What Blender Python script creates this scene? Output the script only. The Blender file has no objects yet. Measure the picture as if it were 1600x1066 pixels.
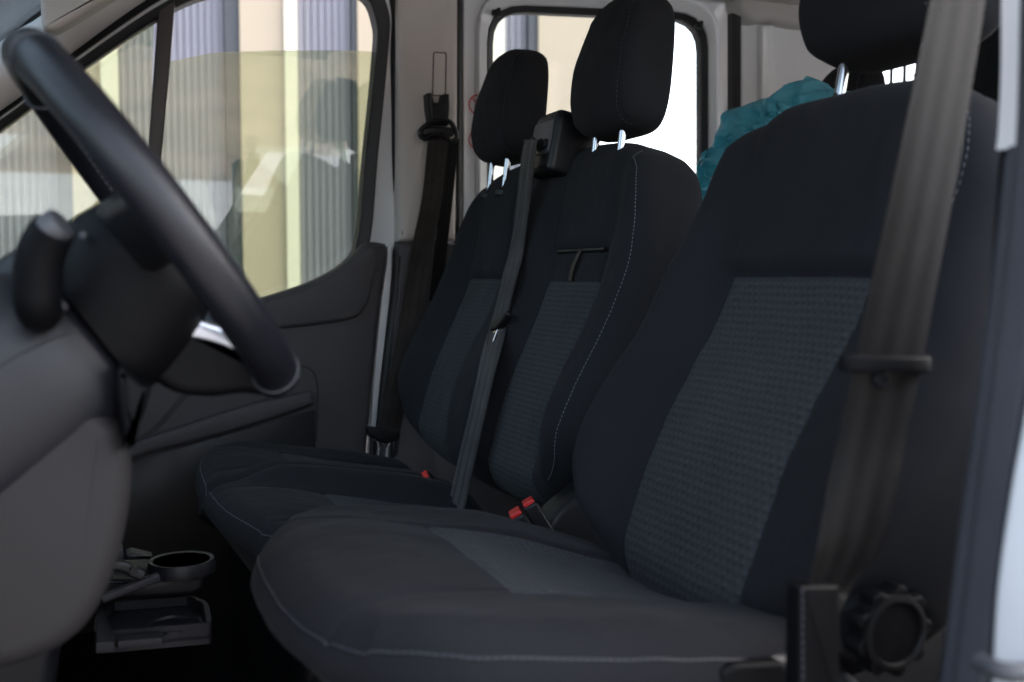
import bpy, bmesh, math, random
from mathutils import Vector as V

random.seed(7)
S = bpy.context.scene
COL = S.collection
rad = math.radians

# ------------------------------------------------------------------ camera
ZC = 1.34                         # lens height above the yard
YAW, PITCH, FPX = rad(21.5), rad(-3.57), 1650.0
cd = bpy.data.cameras.new('camera')
cam = bpy.data.objects.new('camera', cd); COL.objects.link(cam)
cam.location = (0, 0, ZC)
cam.rotation_euler = (math.pi/2 + PITCH, 0, -YAW)
cd.sensor_width = 36; cd.lens = 36*FPX/1600
cd.clip_start = 0.02; cd.clip_end = 2000
cd.dof.use_dof = True; cd.dof.focus_distance = 1.62; cd.dof.aperture_fstop = 4.5
S.camera = cam

# ------------------------------------------------------------------ light
W = bpy.data.worlds.new('World'); S.world = W; W.use_nodes = True
wn = W.node_tree.nodes; wl = W.node_tree.links
sky = wn.new('ShaderNodeTexSky'); sky.sky_type = 'NISHITA'; sky.sun_disc = False
SUN_EL, SUN_AZ = rad(48), rad(95)      # azimuth clockwise from +Y
sky.sun_elevation = SUN_EL; sky.sun_rotation = SUN_AZ
sky.air_density = 1.0; sky.dust_density = 4.0; sky.ozone_density = 1.0
bg = wn['Background']; bg.inputs['Strength'].default_value = 0.14
hs = wn.new('ShaderNodeHueSaturation'); hs.inputs['Saturation'].default_value = .57     # thin high cloud
wl.new(sky.outputs[0], hs.inputs['Color']); wl.new(hs.outputs[0], bg.inputs['Color'])
sd_ = bpy.data.lights.new('sun', 'SUN'); sd_.energy = 1.2; sd_.angle = rad(14); sd_.color = (1, .95, .88)
sun = bpy.data.objects.new('sun', sd_); COL.objects.link(sun)
sdir = V((math.sin(SUN_AZ)*math.cos(SUN_EL), math.cos(SUN_AZ)*math.cos(SUN_EL), math.sin(SUN_EL)))
sun.rotation_euler = sdir.to_track_quat('Z', 'Y').to_euler()
sun.location = (8, 5, 9)
vs = S.view_settings
vs.view_transform = 'Standard'; vs.look = 'None'; vs.gamma = 1; vs.use_curve_mapping = False
vs.exposure = 2.82
S.cycles.use_denoising = True
S.cycles.max_bounces = 10; S.cycles.diffuse_bounces = 5; S.cycles.glossy_bounces = 4
S.cycles.transparent_max_bounces = 12
S.cycles.caustics_reflective = False; S.cycles.caustics_refractive = False

# ------------------------------------------------------------------ view rays (used only to measure real planes)
fw = V((math.sin(YAW)*math.cos(PITCH), math.cos(YAW)*math.cos(PITCH), math.sin(PITCH)))
rt = V((math.cos(YAW), -math.sin(YAW), 0))
up = rt.cross(fw)
CAM = V((0, 0, ZC))
def ray(px, py):
    return fw + rt*((px-800)/FPX) + up*((533-py)/FPX)
def at(px, py, X=None, Y=None, Z=None):
    d = ray(px, py)
    t = X/d.x if X is not None else Y/d.y if Y is not None else (Z-ZC)/d.z
    return CAM + d*t
SIDE_Y, BELT_Z, LEAN = 2.44, ZC-0.02, math.tan(rad(5))
def side(px, py, off=0.0):
    """point on the passenger side of the cab: upright below the belt line, leaning in above it"""
    d = ray(px, py); y0 = SIDE_Y+off
    t = y0/d.y
    if ZC+d.z*t > BELT_Z:
        # y = y0 - (z-BELT_Z)*LEAN
        t = (y0 + (BELT_Z-ZC)*LEAN)/(d.y + d.z*LEAN)
    return CAM + d*t

# ------------------------------------------------------------------ materials
def mat(name, col, rough=.5, metal=0, bump=0, bscale=300, coat=0, sheen=0, var=0, vscale=6, spec=.5, trans=0):
    m = bpy.data.materials.new(name); m.use_nodes = True
    n, l = m.node_tree.nodes, m.node_tree.links
    b = n['Principled BSDF']
    b.inputs['Base Color'].default_value = (*col, 1)
    b.inputs['Roughness'].default_value = rough
    b.inputs['Metallic'].default_value = metal
    b.inputs['Coat Weight'].default_value = coat
    b.inputs['Coat Roughness'].default_value = .08
    b.inputs['Sheen Weight'].default_value = sheen
    b.inputs['Sheen Roughness'].default_value = .5
    b.inputs['Specular IOR Level'].default_value = spec
    tc = n.new('ShaderNodeTexCoord')
    if var:
        t = n.new('ShaderNodeTexNoise'); t.inputs['Scale'].default_value = vscale; t.inputs['Detail'].default_value = 6
        l.new(tc.outputs['Object'], t.inputs['Vector'])
        r = n.new('ShaderNodeMapRange')
        r.inputs['From Min'].default_value = .3; r.inputs['From Max'].default_value = .7
        r.inputs['To Min'].default_value = 1-var; r.inputs['To Max'].default_value = 1+var
        l.new(t.outputs['Fac'], r.inputs['Value'])
        mx = n.new('ShaderNodeVectorMath'); mx.operation = 'SCALE'
        mx.inputs[0].default_value = col
        l.new(r.outputs['Result'], mx.inputs['Scale']); l.new(mx.outputs['Vector'], b.inputs['Base Color'])
        r2 = n.new('ShaderNodeMapRange')
        r2.inputs['From Min'].default_value = .3; r2.inputs['From Max'].default_value = .7
        r2.inputs['To Min'].default_value = max(.02, rough-.06); r2.inputs['To Max'].default_value = min(1, rough+.06)
        l.new(t.outputs['Fac'], r2.inputs['Value']); l.new(r2.outputs['Result'], b.inputs['Roughness'])
    if bump:
        t = n.new('ShaderNodeTexNoise'); t.inputs['Scale'].default_value = bscale; t.inputs['Detail'].default_value = 3
        l.new(tc.outputs['Object'], t.inputs['Vector'])
        bp = n.new('ShaderNodeBump'); bp.inputs['Strength'].default_value = bump; bp.inputs['Distance'].default_value = .001
        l.new(t.outputs['Fac'], bp.inputs['Height']); l.new(bp.outputs['Normal'], b.inputs['Normal'])
    return m

def fabric(name, plain, dark, light):
    """seat cloth: plain weave, with an embossed knit where the mesh attribute 'pat' is positive"""
    m = bpy.data.materials.new(name); m.use_nodes = True
    n, l = m.node_tree.nodes, m.node_tree.links
    b = n['Principled BSDF']
    def math_(op, a, bb=None, c=None):
        q = n.new('ShaderNodeMath'); q.operation = op
        for i, x in enumerate((a, bb, c)):
            if x is None: continue
            if isinstance(x, (int, float)): q.inputs[i].default_value = x
            else: l.new(x, q.inputs[i])
        return q.outputs[0]
    pa = n.new('ShaderNodeAttribute'); pa.attribute_name = 'pat'
    fa = n.new('ShaderNodeAttribute'); fa.attribute_name = 'fuv'
    sp = n.new('ShaderNodeSeparateXYZ'); l.new(fa.outputs['Vector'], sp.inputs[0])
    u, v = sp.outputs[0], sp.outputs[1]
    mr = n.new('ShaderNodeMapRange'); mr.interpolation_type = 'SMOOTHSTEP'
    mr.inputs['From Min'].default_value = -.0006; mr.inputs['From Max'].default_value = .0006
    l.new(pa.outputs['Fac'], mr.inputs['Value']); mask = mr.outputs['Result']
    # knit: rows of short ribs, every other row shifted by half a rib
    wz = n.new('ShaderNodeTexNoise'); wz.inputs['Scale'].default_value = 26; wz.inputs['Detail'].default_value = 3
    l.new(fa.outputs['Vector'], wz.inputs['Vector'])
    ws = n.new('ShaderNodeSeparateXYZ'); l.new(wz.outputs['Color'], ws.inputs[0])
    u = math_('ADD', u, math_('MULTIPLY', math_('SUBTRACT', ws.outputs[0], .5), .0060))
    v = math_('ADD', v, math_('MULTIPLY', math_('SUBTRACT', ws.outputs[1], .5), .0045))
    row = math_('FLOOR', math_('DIVIDE', v, .0088))
    par = math_('MULTIPLY', math_('MODULO', row, 2.0), math.pi)
    su = math_('SINE', math_('ADD', math_('MULTIPLY', u, 2*math.pi/.0105), par))
    sv = math_('SINE', math_('MULTIPLY', v, 2*math.pi/.0088))
    nz = n.new('ShaderNodeTexNoise'); nz.inputs['Scale'].default_value = 38; nz.inputs['Detail'].default_value = 4
    l.new(fa.outputs['Vector'], nz.inputs['Vector'])
    k = math_('ADD', math_('MULTIPLY', sv, .6), math_('MULTIPLY', math_('MULTIPLY', su, math_('ABSOLUTE', sv)), .7))
    k = math_('MULTIPLY', k, math_('ADD', -.15, math_('MULTIPLY', nz.outputs['Fac'], 1.9)))
    k01 = math_('ADD', math_('MULTIPLY', k, .45), .5)
    fz = n.new('ShaderNodeTexNoise'); fz.inputs['Scale'].default_value = 900; fz.inputs['Detail'].default_value = 2
    l.new(fa.outputs['Vector'], fz.inputs['Vector'])
    lz = n.new('ShaderNodeTexNoise'); lz.inputs['Scale'].default_value = 7; lz.inputs['Detail'].default_value = 5
    l.new(fa.outputs['Vector'], lz.inputs['Vector'])
    c1 = n.new('ShaderNodeMix'); c1.data_type = 'RGBA'
    c1.inputs['A'].default_value = (*dark, 1); c1.inputs['B'].default_value = (*light, 1)
    l.new(k01, c1.inputs['Factor'])
    c2 = n.new('ShaderNodeMix'); c2.data_type = 'RGBA'
    c2.inputs['A'].default_value = (*plain, 1); l.new(c1.outputs['Result'], c2.inputs['B']); l.new(mask, c2.inputs['Factor'])
    gain = math_('MULTIPLY', math_('ADD', .62, math_('MULTIPLY', fz.outputs['Fac'], .76)),
                 math_('ADD', .78, math_('MULTIPLY', lz.outputs['Fac'], .44)))
    vm = n.new('ShaderNodeVectorMath'); vm.operation = 'SCALE'
    l.new(c2.outputs['Result'], vm.inputs[0]); l.new(gain, vm.inputs['Scale'])
    l.new(vm.outputs['Vector'], b.inputs['Base Color'])
    hgt = math_('ADD', math_('MULTIPLY', math_('MULTIPLY', k, mask), 1.0), math_('MULTIPLY', fz.outputs['Fac'], .35))
    bp = n.new('ShaderNodeBump'); bp.inputs['Strength'].default_value = .5; bp.inputs['Distance'].default_value = .0009
    l.new(hgt, bp.inputs['Height']); l.new(bp.outputs['Normal'], b.inputs['Normal'])
    b.inputs['Roughness'].default_value = .9
    b.inputs['Specular IOR Level'].default_value = .12
    b.inputs['Sheen Weight'].default_value = .03; b.inputs['Sheen Roughness'].default_value = .45
    return m

def webbing(name, c1, c2, stripe=.38):
    """seat-belt weave: lengthwise stripes (attribute fuv.x in metres across) and fine cross ribs"""
    m = bpy.data.materials.new(name); m.use_nodes = True
    n, l = m.node_tree.nodes, m.node_tree.links; b = n['Principled BSDF']
    fa = n.new('ShaderNodeAttribute'); fa.attribute_name = 'fuv'
    sp = n.new('ShaderNodeSeparateXYZ'); l.new(fa.outputs['Vector'], sp.inputs[0])
    def M(op, a, bb):
        q = n.new('ShaderNodeMath'); q.operation = op
        for i, x in enumerate((a, bb)):
            if isinstance(x, (int, float)): q.inputs[i].default_value = x
            else: l.new(x, q.inputs[i])
        return q.outputs[0]
    s = M('SINE', M('MULTIPLY', sp.outputs[0], 2*math.pi/.0155), 0)
    r = M('SINE', M('MULTIPLY', sp.outputs[1], 2*math.pi/.0016), 0)
    nz = n.new('ShaderNodeTexNoise'); nz.inputs['Scale'].default_value = 30; nz.inputs['Detail'].default_value = 5
    l.new(fa.outputs['Vector'], nz.inputs['Vector'])
    f = M('ADD', M('MULTIPLY', s, stripe), M('MULTIPLY', nz.outputs['Fac'], 1.0))
    mx = n.new('ShaderNodeMix'); mx.data_type = 'RGBA'
    mx.inputs['A'].default_value = (*c1, 1); mx.inputs['B'].default_value = (*c2, 1); l.new(f, mx.inputs['Factor'])
    l.new(mx.outputs['Result'], b.inputs['Base Color'])
    bp = n.new('ShaderNodeBump'); bp.inputs['Strength'].default_value = .35; bp.inputs['Distance'].default_value = .0005
    l.new(M('ADD', r, M('MULTIPLY', s, .8)), bp.inputs['Height']); l.new(bp.outputs['Normal'], b.inputs['Normal'])
    b.inputs['Roughness'].default_value = .42
    b.inputs['Specular IOR Level'].default_value = .16
    b.inputs['Sheen Weight'].default_value = .05
    return m

def glass(name, tint, refl=1.0):
    m = bpy.data.materials.new(name); m.use_nodes = True
    n, l = m.node_tree.nodes, m.node_tree.links
    n.remove(n['Principled BSDF'])
    t = n.new('ShaderNodeBsdfTransparent'); t.inputs['Color'].default_value = (*tint, 1)
    g = n.new('ShaderNodeBsdfGlossy'); g.inputs['Roughness'].default_value = .0
    fr = n.new('ShaderNodeFresnel'); fr.inputs['IOR'].default_value = 1.52
    mu = n.new('ShaderNodeMath'); mu.operation = 'MULTIPLY'; mu.inputs[1].default_value = refl
    l.new(fr.outputs[0], mu.inputs[0])
    mx = n.new('ShaderNodeMixShader'); l.new(mu.outputs[0], mx.inputs[0])
    l.new(t.outputs[0], mx.inputs[1]); l.new(g.outputs[0], mx.inputs[2])
    l.new(mx.outputs[0], n['Material Output'].inputs['Surface'])
    return m

M = dict(
    cloth=fabric('seat_cloth', (.0136, .0141, .0164), (.0220, .0238, .0270), (.0460, .0492, .0540)),
    cloth2=fabric('bench_cloth', (.0165, .0173, .0197), (.0245, .0273, .0300), (.0480, .0530, .0565)),
    thread=mat('thread', (.17, .175, .19), .8, spec=.2),
    thread2=mat('dark_thread', (.070, .073, .084), .8, spec=.2),
    leather=mat('leather', (.0080, .0084, .0115), .36, spec=.4, bump=.25, bscale=700, var=.1, vscale=20),
    plastic=mat('black_plastic', (.0060, .0062, .0075), .42, spec=.32, bump=.12, bscale=1200, var=.1, vscale=15),
    plastic_s=mat('soft_black_plastic', (.0105, .0107, .0140), .42, spec=.38, bump=.16, bscale=1400, var=.08, vscale=9),
    trim=mat('grey_trim', (.062, .056, .059), .55, spec=.35, bump=.35, bscale=900, var=.08, vscale=9),
    trim_b=mat('warm_grey_trim', (.022, .0198, .0205), .65, spec=.25, bump=.4, bscale=900, var=.08, vscale=9),
    beige=mat('pillar_trim', (.58, .53, .49), .6, bump=.2, bscale=800, var=.05, vscale=5),
    liner=mat('headliner', (.45, .43, .41), .9, bump=.3, bscale=600, var=.05),
    apil=mat('pale_trim', (.80, .77, .755), .55, bump=.15, bscale=800, var=.04),
    white=mat('white_paint', (.80, .81, .82), .22, coat=.6, var=.02, vscale=4),
    rubber=mat('rubber', (.010, .010, .011), .55, bump=.1, bscale=500),
    seal=mat('pillar_seal', (.045, .047, .056), .5, bump=.25, bscale=700, var=.1, vscale=12),
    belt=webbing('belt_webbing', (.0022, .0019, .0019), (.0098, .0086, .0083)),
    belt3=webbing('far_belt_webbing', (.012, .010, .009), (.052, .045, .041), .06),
    belt2=webbing('belt_webbing_grey', (.024, .0235, .0235), (.062, .060, .060)),
    black=mat('deep_black_plastic', (.0030, .0031, .0040), .55, spec=.12, bump=.1, bscale=1200),
    tray=mat('dark_grey_plastic', (.020, .0195, .024), .5, spec=.3, var=.2, vscale=20),
    chrome=mat('chrome', (.46, .48, .51), .16, metal=1),
    steel=mat('steel', (.62, .64, .68), .25, metal=1),
    satin=mat('satin_silver', (.55, .57, .62), .3, metal=.9),
    red=mat('red_button', (.62, .02, .02), .35),
    redprint=mat('red_print', (.55, .04, .03), .5),
    greyplast=mat('grey_plastic', (.045, .047, .053), .45, bump=.1, bscale=900),
    brown=mat('divider_trim', (.060, .047, .044), .5, var=.1),
    glass=glass('window_glass', (.76, .80, .70), 2.0),
    glassq=glass('screen_glass', (.78, .84, .84), .8),
    glassr=glass('rear_glass', (.93, .95, .94), .7),
    floor=mat('floor_mat', (.008, .008, .009), .95, spec=.05, bump=.8, bscale=250, var=.3, vscale=30),
    asphalt=mat('yard_concrete', (.15, .147, .142), .85, bump=.5, bscale=40, var=.15, vscale=.8),
    beigewall=mat('beige_column', (.34, .285, .215), .8, var=.05, vscale=1.5),
    creamwall=mat('cream_column', (.56, .525, .44), .8, var=.04, vscale=1.5),
    ribbed=mat('ribbed_sheet', (.185, .182, .215), .45, metal=.0, var=.06, vscale=2),
    darkstrip=mat('dark_flashing', (.035, .040, .048), .5, var=.1),
)

# ------------------------------------------------------------------ object helpers
def wloc(o):
    p = V((0, 0, 0))
    while o is not None:
        p += o.location; o = o.parent
    return p
def thing(name, label, cat, loc, group=None):
    o = bpy.data.objects.new(name, None); COL.objects.link(o)
    o.empty_display_size = .05
    o.location = loc; o['label'] = label; o['category'] = cat
    if group: o['group'] = group
    return o
def tag(o, label, cat, group=None, kind=None):
    if label: o['label'] = label
    if cat: o['category'] = cat
    if group: o['group'] = group
    if kind: o['kind'] = kind
    return o
def mk(name, vf, m, parent=None, ang=40, smooth=True, bevel=0, attrs=None, kind=None, label=None, loc=None, sub=0):
    vs_, fs_ = vf
    off = wloc(parent) if parent else (V(loc) if loc is not None else V((0, 0, 0)))
    me = bpy.data.meshes.new(name)
    me.from_pydata([tuple(V(p)-off) for p in vs_], [], fs_)
    bm = bmesh.new(); bm.from_mesh(me)
    bmesh.ops.recalc_face_normals(bm, faces=bm.faces)
    bm.to_mesh(me); bm.free()
    if smooth:
        for p in me.polygons: p.use_smooth = True
        me.set_sharp_from_angle(angle=rad(ang))
    if attrs:
        if 'pat' in attrs:
            a = me.attributes.new('pat', 'FLOAT', 'POINT'); a.data.foreach_set('value', attrs['pat'])
        if 'fuv' in attrs:
            a = me.attributes.new('fuv', 'FLOAT_VECTOR', 'POINT')
            a.data.foreach_set('vector', [c for q in attrs['fuv'] for c in q])
    me.materials.append(m)
    o = bpy.data.objects.new(name, me); COL.objects.link(o)
    if parent: o.parent = parent
    elif loc is not None: o.location = loc
    if bevel:
        b = o.modifiers.new('bevel', 'BEVEL'); b.width = bevel; b.segments = 3
        b.limit_method = 'ANGLE'; b.angle_limit = rad(35); b.harden_normals = False
    if sub:
        q = o.modifiers.new('sub', 'SUBSURF'); q.levels = q.render_levels = sub
    if kind: o['kind'] = kind
    if label: o['label'] = label
    return o
def join(*vfs):
    vs_, fs_ = [], []
    for v, f in vfs:
        k = len(vs_); vs_ += list(v); fs_ += [tuple(i+k for i in q) for q in f]
    return vs_, fs_
def box(c, s, ax=None):
    c = V(c); ax = ax or (V((1, 0, 0)), V((0, 1, 0)), V((0, 0, 1)))
    vs_ = [c+ax[0]*(i*s[0]/2)+ax[1]*(j*s[1]/2)+ax[2]*(k*s[2]/2) for i in (-1, 1) for j in (-1, 1) for k in (-1, 1)]
    return vs_, [(0, 1, 3, 2), (4, 6, 7, 5), (0, 4, 5, 1), (2, 3, 7, 6), (0, 2, 6, 4), (1, 5, 7, 3)]
def catmull(pts, n=8, closed=False):
    pts = [V(p) for p in pts]; N = len(pts); out = []
    rng = range(N) if closed else range(N-1)
    for i in rng:
        if closed: p0, p1, p2, p3 = pts[i-1], pts[i], pts[(i+1) % N], pts[(i+2) % N]
        else:
            p1, p2 = pts[i], pts[i+1]
            p0 = pts[i-1] if i else p1*2-p2
            p3 = pts[i+2] if i+2 < N else p2*2-p1
        for k in range(n):
            t = k/n
            out.append(.5*((2*p1)+(p2-p0)*t+(2*p0-5*p1+4*p2-p3)*t*t+(3*p1-p0-3*p2+p3)*t**3))
    if not closed: out.append(pts[-1])
    return out
def sweep(path, sec, upv=None, closed=False, caps=True, scale=None, cyc=True):
    """sec: list of (a,b): a along side, b along up"""
    path = [V(p) for p in path]; n = len(path); m = len(sec); vs_, fs_ = [], []
    prev = None
    for i, p in enumerate(path):
        t = (path[(i+1) % n]-path[i-1]) if closed else (path[min(i+1, n-1)]-path[max(i-1, 0)])
        t.normalize()
        if upv is not None: s = t.cross(V(upv(p) if callable(upv) else upv))
        elif prev is None:
            s = t.cross(V((0, 0, 1)) if abs(t.z) < .9 else V((0, 1, 0)))
        else: s = prev - t*prev.dot(t)
        s.normalize(); prev = s; u = s.cross(t)
        k = scale(i/(n-1)) if scale else 1
        for a, b in sec: vs_.append(p+s*(a*k)+u*(b*k))
    e = m if cyc else m-1
    for i in range(n if closed else n-1):
        for j in range(e):
            a, b = i*m+j, i*m+(j+1) % m; c = ((i+1) % n)*m
            fs_.append((a, b, c+(j+1) % m, c+j))
    if caps and not closed and cyc:
        fs_.append(tuple(range(m))[::-1]); fs_.append(tuple((n-1)*m+j for j in range(m)))
    return vs_, fs_
def circ(r, n=16, r2=None):
    r2 = r if r2 is None else r2
    return [(r*math.cos(2*math.pi*k/n), r2*math.sin(2*math.pi*k/n)) for k in range(n)]
def rrect(w, h, r, n=4):
    out = []
    for cx, cy, a0 in ((w/2-r, h/2-r, 0), (-w/2+r, h/2-r, 90), (-w/2+r, -h/2+r, 180), (w/2-r, -h/2+r, 270)):
        for k in range(n+1):
            a = rad(a0+90*k/n); out.append((cx+r*math.cos(a), cy+r*math.sin(a)))
    return out
def tube(path, r, n=14, scale=None, closed=False): return sweep(path, circ(r, n), closed=closed, scale=scale)
def lathe(c, axis, prof, n=32):
    """prof: list of (r, h) along axis"""
    c = V(c); ax = V(axis).normalized()
    s = ax.cross(V((0, 0, 1)) if abs(ax.z) < .9 else V((1, 0, 0))).normalized(); t = ax.cross(s)
    vs_, fs_ = [], []; m = len(prof)
    for k in range(n):
        a = 2*math.pi*k/n; d = s*math.cos(a)+t*math.sin(a)
        for r, h in prof: vs_.append(c+d*r+ax*h)
    for k in range(n):
        for j in range(m-1):
            a, b = k*m+j, ((k+1) % n)*m+j
            fs_.append((a, a+1, b+1, b))
    if prof[0][0] > 0: fs_.append(tuple(k*m for k in range(n)))
    if prof[-1][0] > 0: fs_.append(tuple(k*m+m-1 for k in range(n)))
    return vs_, fs_
def inset2(loop, d, nrm):
    """offset a closed planar loop inwards by d (loop in 3D, plane normal nrm)"""
    n = len(loop); out = []
    area = V((0, 0, 0))
    for i in range(n): area += loop[i].cross(loop[(i+1) % n])
    sg = 1 if area.dot(nrm) > 0 else -1
    for i in range(n):
        a = (loop[i]-loop[i-1]); b = (loop[(i+1) % n]-loop[i])
        if a.length < 1e-9: a = b
        if b.length < 1e-9: b = a
        na = nrm.cross(a).normalized()*sg; nb = nrm.cross(b).normalized()*sg
        h = na+nb
        if h.length < 1e-6: h = na
        h.normalize()
        out.append(loop[i]+h*(d/max(.5, h.dot(na))))
    return out
def prism(loop, ext, r=0.0, seg=4, back_r=0.0):
    """solid between a planar loop and the loop moved by ext; the edge of the loop side is rounded with radius r"""
    loop = [V(p) for p in loop]; n = len(loop); ext = V(ext); e = ext.normalized()
    rings = []
    if r:
        for k in range(seg+1):
            a = math.pi/2*k/seg
            rings.append([p+e*(r*(1-math.cos(a))) for p in inset2(loop, r*(1-math.sin(a)), e)])
    else: rings.append(loop)
    if back_r:
        for k in range(seg+1):
            a = math.pi/2*k/seg
            rings.append([p+ext-e*(back_r*(1-math.sin(a))) for p in inset2(loop, back_r*(1-math.cos(a)), e)])
    else: rings.append([p+ext for p in loop])
    vs_ = [p for q in rings for p in q]; fs_ = []
    for i in range(len(rings)-1):
        for j in range(n):
            a, b = i*n+j, i*n+(j+1) % n
            fs_.append((a, b, b+n, a+n))
    fs_.append(tuple(range(n))); k = (len(rings)-1)*n
    fs_.append(tuple(k+j for j in range(n))[::-1])
    return vs_, fs_
def ringprism(outer, inner, ext, oext=None):
    """frame between two loops of equal count, extruded by ext"""
    n = len(outer); ext = V(ext)
    vs_ = list(outer)+list(inner)+[p+ext for p in inner]+[p+(V(oext) if oext is not None else ext) for p in outer]
    fs_ = []
    for L in range(4):
        for j in range(n):
            a, b = L*n+j, L*n+(j+1) % n; c = ((L+1) % 4)*n
            fs_.append((a, b, c+(j+1) % n, c+j))
    return vs_, fs_
def roundpoly(pts, r, n=5):
    """round the corners of a closed polygon of px pairs; r may be a list"""
    N = len(pts); out = []
    for i in range(N):
        p0, p1, p2 = V((*pts[i-1], 0)), V((*pts[i], 0)), V((*pts[(i+1) % N], 0))
        rr = r[i] if isinstance(r, (list, tuple)) else r
        a = (p0-p1); b = (p2-p1)
        q = min(rr, a.length*.49, b.length*.49)
        A = p1+a.normalized()*q; B = p1+b.normalized()*q
        for k in range(n+1):
            t = k/n; out.append(tuple(((A*(1-t)+p1*t)*(1-t)+(p1*(1-t)+B*t)*t).xy))
    return out
def ribbon(path, wdir, width, thick=.0013, n=12, curl=None):
    """flat strap with its own thickness; returns verts, faces, fuv. wdir: vector or list per point, width may be list"""
    path = [V(p) for p in path]; vs_, fs_, uv = [], [], []; N = len(path); s = 0
    for i, p in enumerate(path):
        if i: s += (p-path[i-1]).length
        t = (path[min(i+1, N-1)]-path[max(i-1, 0)]).normalized()
        w = V(wdir[i] if isinstance(wdir, list) else wdir); w = (w-t*w.dot(t)).normalized()
        nn = t.cross(w); ww = width[i] if isinstance(width, list) else width
        for sgn in (1, -1):
            for k in range(n+1):
                a = (k/n-.5)
                c = (curl(i/(N-1), a) if curl else 0)
                vs_.append(p+w*(a*ww)+nn*(sgn*thick/2+c)); uv.append((a*.046, s, 0))
    m = 2*(n+1)
    for i in range(N-1):
        for k in range(n):
            a = i*m+k; fs_.append((a, a+1, a+1+m, a+m))
            b = a+n+1; fs_.append((b, b+m, b+m+1, b+1))
        fs_.append((i*m, i*m+m, i*m+m+n+1, i*m+n+1)); fs_.append((i*m+n, i*m+m-1, i*m+2*m-1, i*m+m+n))
    return vs_, fs_, uv
def stitches(path, nrm, ln=.0050, gap=.0030, r=.0008):
    """row of thread stitches along a 3D path; nrm list of normals"""
    vf = []; acc = 0; pos = []
    step = ln+gap
    cur = 0.0; nxt = 0.0
    for i in range(len(path)-1):
        a, b = path[i], path[i+1]; d = (b-a).length
        while nxt <= cur+d and d > 0:
            t = (nxt-cur)/d
            pos.append((a.lerp(b, t), (b-a)/d, nrm[i])); nxt += step
        cur += d
    for p, t, nn in pos:
        s = t.cross(nn).normalized(); nn = s.cross(t)
        vs_ = []; fs_ = []
        for x, k in ((-.5, .35), (-.3, 1), (.3, 1), (.5, .35)):
            for a in range(6):
                th = a*math.pi/3
                vs_.append(p+t*(x*ln)+s*(r*k*math.cos(th))+nn*(r*k*.8*math.sin(th)+r*.2))
        for q in range(3):
            for a in range(6):
                fs_.append((q*6+a, q*6+(a+1) % 6, q*6+6+(a+1) % 6, q*6+6+a))
        fs_.append(tuple(range(6))[::-1]); fs_.append(tuple(range(18, 24)))
        vf.append((vs_, fs_))
    return join(*vf) if vf else ([], [])

def sm(e0, e1, x):
    t = max(0, min(1, (x-e0)/(e1-e0))); return t*t*(3-2*t)
def lerp_tab(tab, x):
    if x <= tab[0][0]: return tab[0][1]
    for (a, p), (b, q) in zip(tab, tab[1:]):
        if x <= b:
            t = (x-a)/(b-a); t = t*t*(3-2*t); return p+(q-p)*t
    return tab[-1][1]

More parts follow.
